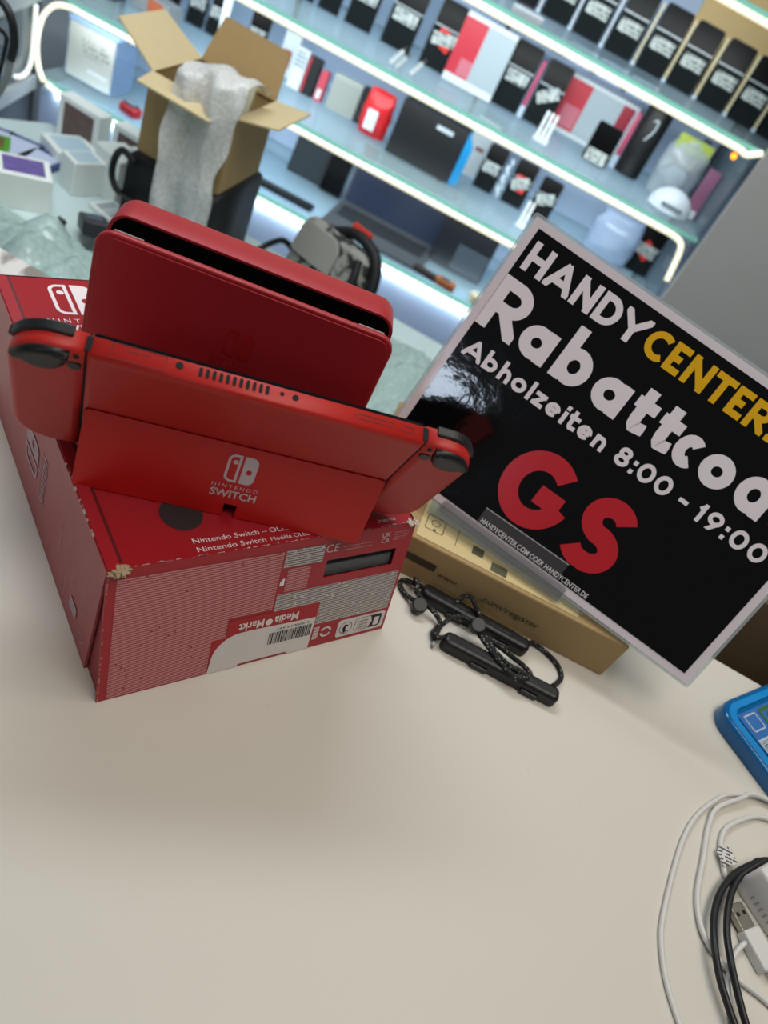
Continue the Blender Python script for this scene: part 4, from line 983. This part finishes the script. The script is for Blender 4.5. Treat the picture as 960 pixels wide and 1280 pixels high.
mb = MB(); mb.slab(rrect(-.042, .042, -.016, .016, .015, 6), 0, .018, (.004, .006), 3, axis='z', smooth=True); local(mb, 'shell', mat('white_part', 'c7d1dc', .4), ov)
mb = MB(); mb.slab(rrect(-.02, .02, -.004, .004, .003, 3), .0178, .0186, axis='z'); local(mb, 'mark', GB, ov)
# third shelf
big = boxthing('black_product_box', -.405, .14, TOP(3), .205, .07, .150, mat('black_card', '101216', .4), 'large black product box with a bright blue right side, third shelf', 'box', panels=((.55, .8, .78, .86, GB, 'grey_print'),), lean=.06)
mb = MB(); mb.box(.1026, .105, .001, .069, .001, .149); mb.add([(.105, .0, .0), (.105, .0, .15), (.128, -.012, .118), (.128, -.012, .012)], [(0, 1, 2, 3)]); local(mb, 'blue_side', mat('bright_blue', '0f7fb8', .4), big)
rb = bag('red_bag', -.575, .20, TOP(3), .09, .125, .05, mat('red_film', 'd0242c', .35), 'bright red bag standing left of the large black box, third shelf', 8)
mb = MB(); mb.slab(rrect(-.022, .01, .02, .075, .002, 2), -.032, -.029); local(mb, 'white_label', WB, rb)
boxthing('screen_box', -.690, .24, TOP(3), .092, .03, .098, mat('pale_grey_card', 'a7ada8', .4), 'small box with plain grey front, left of the red bag on third shelf', 'box', panels=((.04, .96, .05, .86, mat('grey_front', '9aa09b', .5), 'grey_front'),), lean=.1, rot=.12)
boxthing('black_case', -.628, .24, TOP(3), .04, .05, .098, mat('black_card', '101216', .4), 'narrow black case beside the plain grey box, third shelf', 'case', panels=((.1, .3, .1, .9, PHF, 'edge_strip'),), lean=.1)
boxthing('slim_box', -.768, .24, TOP(3), .022, .03, .085, mat('red_pink_card', 'c4495a', .4), 'slim pink red box, right of the white and red pair on third shelf', 'box', panels=((.2, .8, .1, .4, WB, 'white_print'),), lean=.15)
boxthing('slim_box', -.805, .24, TOP(3), .036, .03, .105, mat('black_card', '101216', .4), 'slim black box between white and pink boxes, third shelf', 'box', panels=((.0, .16, .05, .95, RB, 'red_edge'),), lean=.15)
boxthing('white_carton', -.848, .24, TOP(3), .04, .03, .11, WB, 'white box with lines of grey print, left of a slim black box on third shelf', 'box', panels=((.1, .9, .55, .92, print_mat('white_box_print', '7d8894', 'cdd6dd', .012, .6, 100), 'grey_print'),), lean=.15)
boxthing('white_carton', -.905, .30, TOP(3), .05, .03, .12, WB, 'white box with a dark red square, just right of the open carton, third shelf', 'box', panels=((.15, .7, .2, .6, mat('dark_red_card', 'a02338', .4), 'red_square'),), lean=.1)
boxthing('white_carton', -.275, .31, TOP(3), .075, .03, .165, WB, 'white box with a small brown mark standing behind the blue sided box, third shelf', 'box', panels=((.4, .75, .45, .52, mat('brown_mark', '8a5f3d', .5), 'brown_mark'),), lean=.08)
fb = boxthing('light_bars', -1.045, .12, TOP(3), .022, .012, .17, mat('bar_white', 'dbe6ee', .4), 'upright pale plastic bar with a dark red foot behind the open carton', 'fixture', panels=((.0, 1, .0, .35, mat('dark_red_card', 'a02338', .4), 'red_foot'),), bev=.004)
cb1 = bag('parts_bag', .205, .22, TOP(3), .15, .135, .07, glass_mat('bag_film_blue', 'a9bbd8', .6, .12), 'pale bluish clear bag left of the last phone on the third shelf', 5)
mb = MB(); mb.slab(circ(.0, .05, .032, 16), -.01, .01, (.003, .003), 2, smooth=True); local(mb, 'white_part', mat('white_part', 'c7d1dc', .4), cb1)
# white plugs and cable on the shelves
for (x, o, sh, n_, lab) in ((-.135, .10, 2, 3, 'three white plug pins hanging over the second light strip, left of the small black phone'), (-.065, .11, 3, 2, 'two white plug pins standing above the sign on the third shelf')):
    e = tag(empty('white_plug', on(x, o, TOP(sh)) @ Matrix.Rotation(-.15, 4, 'X')), lab, 'plug')
    for k in range(n_):
        mb = MB(); mb.slab(rrect(-.004, .004, .0, .075, .002, 3), -.003, .003, (.001, .001), 2, M=Matrix.Translation((k*.0135, 0, .0))); local(mb, 'pin', mat('plug_bright', 'e6ecef', .3), e)
    mb = MB(); mb.slab(rrect(-.008, .0135*(n_-1)+.008, -.0005, .012, .002, 3), -.006, .006, (.001, .001), 2); local(mb, 'plug_body', mat('white_part', 'c7d1dc', .4), e)
e = tag(empty('white_twisted_cable', on(-.163, .24, TOP(3))), 'bundle of white twisted cable between two small phones on the third shelf', 'cable')
mb = MB(); mb.tube(spline([(0.004*math.sin(k*1.9), .006*math.cos(k*1.9)-.01, .008+k*.0095) for k in range(13)], 5), .0055, 8); local(mb, 'coil', mat('white_part', 'c7d1dc', .4), e)
mb = MB(); mb.box(-.012, .012, -.012, .006, .035, .043); local(mb, 'cable_tie', GB, e)
for k, (x, o, sh, h) in enumerate(((-.565, .06, 2, .05), (-.545, .05, 2, .04), (-.505, .06, 2, .045))):
    e = tag(empty('white_plug', on(x, o, TOP(sh)) @ Matrix.Rotation(.5, 4, 'Y')), ['left', 'middle', 'right'][k]+' of three bright white plugs lying in front of the red stickered phone', 'plug', 'bright plugs on the second shelf')
    mb = MB(); mb.slab(rrect(-.005, .005, .004, h, .004, 4), -.004, .004, (.001, .001), 2); local(mb, 'plug_body', mat('plug_bright', 'e6ecef', .3), e)
    mb = MB(); mb.slab(rrect(-.003, .003, h, h+.012, .001, 2), -.002, .002); local(mb, 'plug_tip', mat('plug_metal', 'a8a49a', .3, metal=1), e)
# fourth shelf
lap = tag(empty('laptop', on(-.425, .085, TOP(4))), 'open dark grey laptop on the lowest shelf behind the patterned pouch', 'laptop')
mb = MB(); mb.slab(rrect(-.165, .165, -.06, .13, .008, 4), 0, .010, (.002, .003), 2, axis='z'); bs_ = local(mb, 'base', mat('laptop_grey', '474b50', .4), lap)
mb = MB(); mb.box(-.145, .145, .02, .118, .0098, .0106); local(mb, 'keyboard', mat('keyboard_dark', '26292d', .5), bs_)
mb = MB(); mb.slab(rrect(-.165, .165, 0, .185, .008, 4), 0, .006, (.001, .001), 2, M=Matrix.Translation((0, .132, .008)) @ Matrix.Rotation(-.28, 4, 'X')); sc_ = local(mb, 'screen_lid', mat('laptop_grey', '474b50', .4), lap)
mb = MB(); mb.slab(rrect(-.157, .157, .010, .178, .002, 2), -.0008, .0004, M=Matrix.Translation((0, .132, .008)) @ Matrix.Rotation(-.28, 4, 'X')); local(mb, 'screen', mat('laptop_screen', '2b3346', .12, spec=.7), sc_)
boxthing('black_tablet', -.735, .26, TOP(4), .125, .009, .125, mat('tablet_dark', '23272b', .2), 'black tablet leaning at the back of the lowest shelf left of the laptop', 'tablet', panels=((.04, .96, .04, .93, mat('tablet_glass', '30363a', .12), 'tablet_screen'),), lean=.25, bev=.004)
boxthing('black_tablet', -.640, .24, TOP(4), .075, .009, .12, mat('black_card', '101216', .3), 'smaller black tablet between the first tablet and the laptop', 'tablet', panels=((.04, .96, .04, .93, GLOSSB, 'tablet_screen'),), lean=.25, bev=.004)
boxthing('black_product_box', -.175, .16, TOP(4), .18, .05, .145, mat('black_card2', '15181d', .35), 'black product box with a grey lower panel at the right of the laptop', 'box', panels=((.4, .98, .05, .6, mat('dark_grey_panel', '3b434c', .3), 'grey_panel'),), lean=.1)
tl = tag(empty('multi_tool', on(-.213, .03, TOP(4)) @ Matrix.Rotation(-.1, 4, 'Z')), 'brown and black handheld tool lying on the front of the lowest shelf', 'tool')
mb = MB(); mb.slab(rrect(-.07, .01, -.012, .012, .006, 4), 0, .018, (.003, .004), 3, axis='z', smooth=True); local(mb, 'dark_handle', mat('tool_dark', '2e211d', .5), tl)
mb = MB(); mb.slab(rrect(.005, .07, -.015, .015, .008, 4), 0, .022, (.003, .005), 3, axis='z', smooth=True); hd = local(mb, 'brown_handle', mat('tool_brown', '9a5a35', .5), tl)
mb = MB(); mb.box(.02, .05, -.006, .006, .0215, .0235); local(mb, 'dark_inlay', DARK, hd)
fl_ = tag(empty('remote_control', on(-.72, .06, TOP(4))), 'flat black remote lying on the lowest shelf left of the laptop', 'remote')
mb = MB(); mb.slab(rrect(-.09, .09, -.018, .018, .006, 4), 0, .014, (.002, .003), 2, axis='z'); local(mb, 'body', mat('remote_black', '17181b', .4), fl_)
mb = MB(); mb.box(-.07, .05, -.01, .01, .0138, .0148); local(mb, 'key_panel', mat('remote_grey', '2a2d30', .5), fl_)
rd = tag(empty('round_white_part', on(-.075, .03, TOP(4))), 'round cream part on the lowest shelf right beside the sign edge', 'part')
mb = MB(); mb.slab(circ(0, 0, .022, 20), 0, .03, (.004, .008), 3, axis='z', smooth=True); local(mb, 'shell', mat('cream_part', 'cfc9a8', .5), rd)
mb = MB(); mb.slab(circ(0, 0, .010, 16), .0298, .031, axis='z'); local(mb, 'cap', GB, rd)
# left end: big clear storage box, red gadget, phone cartons
cbx = tag(empty('clear_storage_box', on(-1.40, .10, TOP(4))), 'large clear storage box with printed white front on the lowest shelf, far left', 'box')
CLB = glass_mat('box_clear', 'bcd6f2', .25, .12)
mb = MB(); mb.box(-.075, .075, 0, .002, 0, .155); mb.box(-.075, .075, .118, .12, 0, .155); mb.box(-.077, -.075, 0, .12, 0, .155); mb.box(.075, .077, 0, .12, 0, .155); mb.box(-.075, .075, 0, .12, 0, .002); local(mb, 'walls', CLB, cbx)
mb = MB(); mb.box(-.072, .072, -.0012, -.0002, .004, .150); fc = local(mb, 'printed_insert', mat('insert_white', 'c5c8c2', .5), cbx)
mb = MB(); mb.box(-.03, .06, -.002, -.0012, .075, .118); local(mb, 'insert_print', print_mat('insert_lines', '8a8d8b', 'c2c5bf', .014, .5, 80), fc)
mb = MB(); mb.box(-.005, .06, -.002, -.0012, .034, .042); local(mb, 'insert_stripe', mat('plug_bright', 'e6ecef', .3), fc)
mb = MB(); mb.slab(rrect(-.08, .08, -.003, .123, .006, 3), .155, .163, axis='z'); ld = local(mb, 'lid', mat('lid_blue', '9fc2ec', .25), cbx)
mb = MB(); mb.slab(rrect(-.02, .035, .03, .08, .01, 4), .163, .167, axis='z'); local(mb, 'lid_grip', mat('lid_grip', 'b6d0ee', .25), ld)
rg = tag(empty('red_gadget', on(-1.235, .06, TOP(4)) @ Matrix.Rotation(-.3, 4, 'Z')), 'small red and black rounded gadget on the lowest shelf beside the open carton', 'gadget')
mb = MB(); mb.slab(rrect(-.035, .035, -.022, .022, .018, 6), 0, .026, (.004, .010), 4, axis='z', smooth=True); local(mb, 'red_shell', mat('gadget_red', 'a3202a', .3), rg)
mb = MB(); mb.slab(rrect(-.024, .024, -.013, .013, .01, 5), .0255, .030, (0, .002), 2, axis='z'); tp = local(mb, 'dark_top', mat('gadget_dark', '34404f', .3), rg)
mb = MB(); mb.box(-.016, .016, -.002, .002, .0298, .0304); local(mb, 'white_stripe', WB, tp)
boxthing('grey_product_box', -1.30, .20, TOP(3), .14, .06, .05, mat('grey_box', '8f9397', .4), 'low grey box with an orange picture on the third shelf above the storage box', 'box', panels=((.45, .85, .2, .9, mat('orange_print', 'b9623f', .5), 'orange_picture'),), rot=-.25)
boxthing('black_case', -1.44, .16, TOP(3), .11, .07, .025, mat('black_card', '101216', .4), 'flat black case with a pale label at the far left of the third shelf', 'case', panels=((.3, .8, .25, .75, GB, 'pale_label'),))
# glass side cabinet on the left wall
sc_ = tag(empty('glass_side_cabinet', Matrix.Translation((-1.512, 2.085, FLOORZ)) @ Matrix.Rotation(.269, 4, 'Z')), 'glass cabinet with white rails on the left wall meeting the shelf unit', 'cabinet')
zz = -FLOORZ
mb = MB(); mb.box(-.03, .006, -1.0, -.0, zz-.560, zz-.520); local(mb, 'lower_rail', mat('rail_white', 'c3cacb', .4), sc_)
mb = MB(); mb.box(-.03, .006, -1.0, -.0, zz-.325, zz-.280); local(mb, 'upper_rail', mat('rail_white', 'c3cacb', .4), sc_)
mb = MB(); mb.box(-.012, -.006, -1.0, -.0, zz-.520, zz-.325); local(mb, 'upper_pane', glass_mat('cab_glass', '7f8c95', .6, .08), sc_)
mb = MB(); mb.box(-.012, -.006, -1.0, -.0, .02, zz-.560); local(mb, 'lower_pane', glass_mat('cab_glass2', '757f88', .7, .08), sc_)
mb = MB(); mb.box(-.03, .004, -.012, .0, .0, 1.4); local(mb, 'corner_post', mat('post_grey', '5c6066', .4, metal=.6), sc_)
mb = MB(); mb.tube([(.006, -.045, zz-.330)]+spline([(.006, -.045, zz-.43), (.006, -.052, zz-.475), (.006, -.075, zz-.497), (.006, -.115, zz-.500), (.006, -.15, zz-.492)], 5), .006, 8); local(mb, 'light_strip', mat('light_strip_dim', 'ffffff', .5, emit='eef4e6', estr=.85), sc_)

# ------------------------------------------------------------------ things on the low desk
OC = Vector((-.506, 1.18, 0)); exx = Vector((-.151, .005, 0)); eyy = Vector((-.009, .170, 0))
black = tag(empty('black_bag', loc=(-.58, 1.27, DZ)), 'upright black bag with a loop strap carrying the open carton', 'bag')
bpy.context.view_layer.update()
cz0, cz1 = -.145, -.020
mb = MB(); mb.slab([(-.665, 1.17), (-.497, 1.165), (-.505, 1.365), (-.672, 1.37)], DZ, cz0, (.010, .012), 3, axis='z', smooth=True); rel(mb.build('bag_body', mat('bag_black', '0c0d11', .6)), black)
mb = MB(); mb.tube(spline([(-.668, 1.163, -.222), (-.60, 1.158, -.226), (-.50, 1.158, -.228)], 6), .003, 6); rel(mb.build('zip', mat('zip_grey', '2d2a30', .5)), black)
mb = MB(); mb.tube(spline([(-.645, 1.16, -.158), (-.672, 1.165, -.150), (-.690, 1.175, -.172), (-.692, 1.175, -.200), (-.680, 1.17, -.218), (-.664, 1.165, -.222)], 6), .0058, 8); rel(mb.build('loop_strap', mat('bag_black', '0c0d11', .6)), black)
oc = tag(empty('open_carton', loc=(-.58, 1.27, cz0)), 'open brown carton with four raised flaps standing on the black bag', 'carton')
bpy.context.view_layer.update()
Lc, Bc, Rc, Fc = Vector((-.657, 1.185, 0)), Vector((-.666, 1.355, 0)), Vector((-.514, 1.35, 0)), Vector((-.506, 1.18, 0))
def wall(a, b_, z0, z1, t=.003, off=Vector((0, 0, 0))):
    e = (b_-a).normalized(); n = Vector((e.y, -e.x, 0))*t
    mb = MB(); q = [a, b_, b_+off, a+off]
    pts = [Vector((a.x, a.y, z0)), Vector((b_.x, b_.y, z0)), Vector((b_.x, b_.y, z1)), Vector((a.x, a.y, z1))]
    mb.add(pts+[p+n for p in pts], [(0,1,2,3), (4,7,6,5), (0,4,5,1), (1,5,6,2), (2,6,7,3), (3,7,4,0)]); return mb
mb = MB(); mb.slab([(Lc.x, Lc.y), (Fc.x, Fc.y), (Rc.x, Rc.y), (Bc.x, Bc.y)], cz0+.001, cz0+.004, axis='z'); rel(mb.build('carton_floor', CARDIN), oc)
for a, b_ in ((Lc, Fc), (Fc, Rc), (Rc, Bc), (Bc, Lc)): rel(wall(a, b_, cz0+.001, cz1).build('carton_side', CARD), oc)
def flapm(a, b_, s, taper=.012):
    e = (b_-a).normalized(); th = Vector((0, 0, .0025)) if abs(s.z) < .03 else e.cross(s).normalized()*.0025
    p = [Vector((a.x, a.y, cz1)), Vector((b_.x, b_.y, cz1)), Vector((b_.x, b_.y, cz1))+s-e*taper, Vector((a.x, a.y, cz1))+s+e*taper]
    mb = MB(); mb.add(p+[q+th for q in p], [(0,1,2,3), (4,7,6,5), (0,4,5,1), (1,5,6,2), (2,6,7,3), (3,7,4,0)]); return mb
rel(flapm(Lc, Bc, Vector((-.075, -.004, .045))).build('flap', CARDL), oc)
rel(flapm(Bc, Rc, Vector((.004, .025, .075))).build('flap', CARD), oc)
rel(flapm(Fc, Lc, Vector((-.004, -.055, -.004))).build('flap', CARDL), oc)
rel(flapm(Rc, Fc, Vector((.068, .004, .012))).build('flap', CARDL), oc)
WRAP = glass_mat('bubble_film', 'dcdedd', .82, .4, bubbles=170)
WRAPG = glass_mat('bubble_film_green', 'b9cfcb', .62, .22, bubbles=110)
film = MB()
def filmf(u, v):
    # gathered at the top inside the carton, hanging down the front
    x0, x1 = -.600, -.492
    n = noise.noise(Vector((u*5, v*4, 2.2)))
    if v < .3:
        t = v/.3; p = Vector((x0+(x1-x0)*u, 1.28-.115*t, .030*math.sin(t*PI*.55)+.020*t*u+.02*(1-t)+.012*n-.012))
    else:
        t = (v-.3)/.7; w = 1-.16*t
        p = Vector(((x0+x1)/2+.006*t+(x1-x0)*(u-.5)*w, 1.160-.028*math.sin(t*2.2)-.01*math.cos(u*9), .016-.27*t+.02*u*(1-t)))
        p += Vector((0, .016*n*(1-.3*t), 0)) + Vector((.010*noise.noise(Vector((u*3, v*7, 9))), 0, 0))
    return p
film.grid(30, 44, filmf); tag(film.build('bubble_wrap', WRAP), 'long grey white bubble wrap hanging out of the open carton over the black bag', 'bubble wrap')
brd = tag(empty('game_cartridge_board', loc=(-.58, 1.26, -.04)), 'small cream board with dark dots sticking out of the open carton', 'board')
bpy.context.view_layer.update()
mb = MB(); mb.slab(rrect(-.035, .035, -.10, .035, .003, 2), 0, .006, M=Matrix.Translation((-.572, 1.30, -.035)) @ Matrix.Rotation(-.2, 4, 'X')); pb = rel(mb.build('plate', mat('cream_board', 'c9c6ac', .5)), brd)
mb = MB()
for dx in (-.008, .010): mb.slab(circ(dx, .022, .004, 12), -.001, .0005, M=Matrix.Translation((-.572, 1.30, -.035)) @ Matrix.Rotation(-.2, 4, 'X'))
rel(mb.build('dots', DARK), brd)
# bubble film heaps
def heap(name, x0, x1, y0, y1, h, seed, m, label):
    mb = MB()
    def f(u, v):
        e = (min(u, 1-u, v, 1-v)*4); e = min(1, e)
        n = noise.noise(Vector((u*3.1+seed, v*2.6, seed)))+.6*abs(noise.noise(Vector((u*8+seed, v*7, 3))))-.35*abs(noise.noise(Vector((u*15+seed, v*13, 6))))
        return Vector((x0+(x1-x0)*u+.02*noise.noise(Vector((v*5, seed, 1))), y0+(y1-y0)*v+.02*noise.noise(Vector((u*5, seed, 4))), DZ+.004+max(0, h*e*(.55+.6*n))))
    mb.grid(64, 56, f); return tag(mb.build(name, m), label, 'bubble wrap')
heap('bubble_wrap', -.86, -.36, .60, 1.06, .13, 1.3, WRAPG, 'greenish heap of crumpled bubble wrap on the desk behind the red box')
heap('bubble_wrap', -.26, .20, .66, 1.34, .11, 4.1, WRAPG, 'crumpled clear film on the desk between the red dock and the black sign')
# white phone cartons
def desk_box(name, x, y, w, d, h, rot, m, label, cat, z=DZ, group=None, top=None, front=None, side=None):
    M = Matrix.Translation((x, y, z+.0005)) @ Matrix.Rotation(rot, 4, 'Z')
    e = tag(empty(name, M), label, cat, group)
    mb = MB(); mb.slab(rrect(-w/2, w/2, -d/2, d/2, .002, 2), 0, h, (.001, .0015), 2, axis='z'); local(mb, 'body', m, e)
    if top: mb = MB(); mb.box(-w*.38, w*.38, -d*.36, d*.36, h, h+.0008); local(mb, 'top_print', top, e)
    if front: mb = MB(); mb.box(-w*.36, w*.36, -d/2-.0008, -d/2, h*.12, h*.88); local(mb, 'front_picture', front, e)
    if side: mb = MB(); mb.box(w/2, w/2+.0008, -d*.3, d*.3, h*.15, h*.8); local(mb, 'side_print', side, e)
    if not (top or front or side): mb = MB(); mb.box(-w/2-.0004, w/2+.0004, -d/2-.0004, d/2+.0004, h*.62, h*.65); local(mb, 'lid_line', mat('box_line', '9aa3a3', .6), e)
    return e
WP = mat('white_phone_box', 'eef4f1', .4); PIC = mat('dark_picture', '6a5550', .4, var=.5, vscale=60); PALE = print_mat('pale_print', 'a9b3b8', 'd2dad9', .010, .5, 90)
LIGHTB = mat('pale_blue_print', 'b9d2de', .4)
desk_box('phone_box', -.79, 1.245, .048, .062, .062, -.45, WP, 'small white upright phone box with pale blue top, nearest of the white boxes on desk', 'box', top=LIGHTB)
desk_box('phone_box', -.745, 1.29, .075, .06, .085, -.40, WP, 'tall white phone box right of the small pale topped one', 'box', side=PALE)
desk_box('phone_box', -.875, 1.33, .075, .085, .028, -.5, WP, 'flat white box lying behind the small upright white box', 'box', top=LIGHTB)
desk_box('phone_box', -.705, 1.31, .05, .05, .10, -.35, WP, 'white box with faint side print directly left of the black bag', 'box', side=PALE, front=PALE)
desk_box('phone_box', -.895, 1.395, .10, .035, .085, -.12, WP, 'white box with a dark group picture, left one below the shelf light', 'box', front=PIC)
desk_box('phone_box', -.775, 1.395, .10, .035, .085, -.12, WP, 'white box with a dark group picture, right one below the shelf light', 'box', front=PIC)
desk_box('phone_box', -.700, 1.215, .07, .055, .012, -.3, WP, 'thin white box lying between the white boxes and dark adapter', 'box', top=PALE)
desk_box('photo_box', -.815, 1.115, .085, .075, .060, .72, WP, 'white box with a purple picture on its lid near the bubble wrap', 'box', top=mat('purple_picture', '6c5c9c', .3, var=.5, vscale=50))
for k, (x, y, r) in enumerate(((-.975, 1.235, .5), (-.930, 1.25, .25), (-.885, 1.245, .05))):
    desk_box('booklet', x, y, .07, .10, .010, r, mat('navy_cover', '39477f', .4), ['leftmost', 'middle', 'rightmost'][k]+' of the blue and white booklets fanned on the desk', 'booklet', z=DZ+.0, group='booklets on the desk', top=mat('booklet_white', 'c3cde6', .4))
gb = desk_box('green_pack', -.955, 1.20, .075, .06, .012, .6, mat('green_pack', '4f9a1e', .35), 'bright green flat pack with a brown picture lying on the blue booklets', 'pack', z=DZ+.0105, top=mat('brown_picture', '6b5a33', .4, var=.5, vscale=60))
desk_box('grey_pack', -.96, 1.11, .07, .06, .03, .5, mat('grey_pack', 'aab3c4', .4), 'pale grey box at the left edge beneath the green pack', 'box', top=PALE)
ad = tag(empty('power_adapter', Matrix.Translation((-.655, 1.085, DZ+.026)) @ Matrix.Rotation(-.9, 4, 'Z') @ Matrix.Rotation(-.35, 4, 'Y')), 'black power adapter block among the film left of the dock', 'adapter')
mb = MB(); mb.slab(rrect(-.045, .045, -.022, .022, .006, 4), .004, .030, (.003, .004), 2, axis='z'); local(mb, 'block', mat('adapter_black', '22252b', .5), ad)
mb = MB(); mb.box(-.02, .02, -.012, .012, .0298, .0304); local(mb, 'rating_label', mat('adapter_label', '3f4a66', .4), ad)
mb = MB(); mb.tube(spline([(-.045, 0, .015), (-.07, .01, .012), (-.10, .005, .006), (-.12, -.02, .004), (-.105, -.045, .004), (-.06, -.04, .004)], 6), .004, 8); local(mb, 'lead', mat('adapter_black', '22252b', .5), ad)
# patterned pouch with strap
pou = tag(empty('patterned_pouch', loc=(-.30, 1.36, DZ)), 'grey and black patterned pouch with black strap behind the red dock', 'pouch')
bpy.context.view_layer.update()
def pm():
    m = bpy.data.materials.new('pouch_pattern'); m.use_nodes = True; nt = m.node_tree; bs = nt.nodes['Principled BSDF']; bs.inputs['Roughness'].default_value = .7
    tc = nt.nodes.new('ShaderNodeTexCoord'); n = nt.nodes.new('ShaderNodeTexNoise'); n.inputs['Scale'].default_value = 38; n.inputs['Detail'].default_value = 3; n.inputs['Distortion'].default_value = .8
    nt.links.new(tc.outputs['Object'], n.inputs['Vector']); cr = nt.nodes.new('ShaderNodeValToRGB')
    cr.color_ramp.elements[0].position = .44; cr.color_ramp.elements[0].color = lin('1b1c1e'); cr.color_ramp.elements[1].position = .56; cr.color_ramp.elements[1].color = lin('8d8c86')
    nt.links.new(n.outputs['Fac'], cr.inputs[0]); nt.links.new(cr.outputs[0], bs.inputs['Base Color']); return m
mb = MB()
PMx = Matrix.Translation((-.318, 1.335, DZ+.055)) @ Matrix.Rotation(-.35, 4, 'Z') @ Matrix.Rotation(-.3, 4, 'X')
mb.slab(rrect(-.085, .085, -.055, .075, (.02, .02, .035, .02), 6), -.03, .03, (.014, .014), 4, M=PMx, smooth=True); rel(mb.build('pouch_body', pm()), pou)
mb = MB(); mb.slab(rrect(-.080, .02, .0, .066, (.004, .004, .03, .02), 6), -.036, -.0295, (.003, 0), 3, M=PMx); rel(mb.build('pouch_flap', mat('pouch_grey', '8f8d86', .7)), pou)
mb = MB(); mb.tube(spline([PMx @ Vector(p) for p in ((-.03, 0, .070), (.02, -.01, .092), (.075, -.012, .080), (.105, -.015, .03), (.100, -.02, -.03), (.085, -.02, -.06))], 7), .011, 8); rel(mb.build('strap', mat('bag_black', '0c0d11', .6)), pou)
mb = MB(); mb.tube(spline([PMx @ Vector(p) for p in ((.06, -.03, .06), (.075, -.04, .02), (.07, -.045, -.03), (.08, -.035, -.055))], 7), .008, 8); rel(mb.build('strap', mat('bag_black', '0c0d11', .6)), pou)
mb = MB(); mb.box(-.022, .022, -.006, .002, .082, .108, M=PMx @ Matrix.Translation((.02, 0, 0))); rel(mb.build('red_label', mat('label_orange_red', 'd8402c', .5)), pou)
# headphones style cable loops on the desk and at the top left
cable('black_headset_cable', [(-.475, 1.37, DZ+.008), (-.455, 1.39, DZ+.03), (-.43, 1.375, DZ+.05), (-.40, 1.355, DZ+.045), (-.395, 1.31, DZ+.02), (-.41, 1.27, DZ+.008)], .006, BC, 'black cable loop on the desk between the hanging film and the pouch')
hp = tag(empty('headset', loc=(-.80, 1.02, DZ)), 'black headband on a thin stand hanging in at the top left corner', 'headset')
bpy.context.view_layer.update()
mb = MB(); mb.tube(spline([(-.83, 1.0, .026), (-.785, 1.0, .030), (-.766, 1.0, .014), (-.760, 1.0, -.013), (-.764, 1.0, -.035)], 7), .006, 8); rel(mb.build('headband', BC), hp)
mb = MB(); mb.tube(spline([(-.764, 1.0, -.035), (-.770, 1.0, -.065), (-.785, 1.0, -.10)], 6), .005, 8); rel(mb.build('grey_arm', mat('arm_grey', '8b9092', .4)), hp)
mb = MB(); mb.tube(spline([(-.79, 1.0, -.004), (-.773, 1.0, -.010), (-.776, 1.0, -.038), (-.785, 1.0, -.085), (-.80, 1.0, -.16), (-.815, 1.01, DZ+.004)], 7), .003, 8); rel(mb.build('lead', BC), hp)
# yellow and blue package on the tall carton at the right
yb = tag(empty('yellow_blue_package', Matrix.Translation((.375, .70, DZ+.356)) @ Matrix.Rotation(.3, 4, 'Z')), 'yellow and pale blue package with a black lead on the tall carton behind the sign', 'package')
mb = MB(); mb.slab(rrect(-.05, .09, 0, .085, .002, 2), 0, .05); bdY = local(mb, 'body', mat('pale_blue_pack', 'b5cde6', .4), yb)
mb = MB(); mb.slab([(-.048, .003), (.04, .003), (.01, .06), (-.048, .04)], -.001, .0005); local(mb, 'yellow_print', mat('yellow_pack', 'd6d25e', .45), yb)
mb = MB(); mb.tube(spline([(-.046, -.006, .08), (-.03, -.008, .07), (-.024, -.008, .04), (-.03, -.008, .006)], 6), .004, 8); local(mb, 'black_lead', BC, yb)
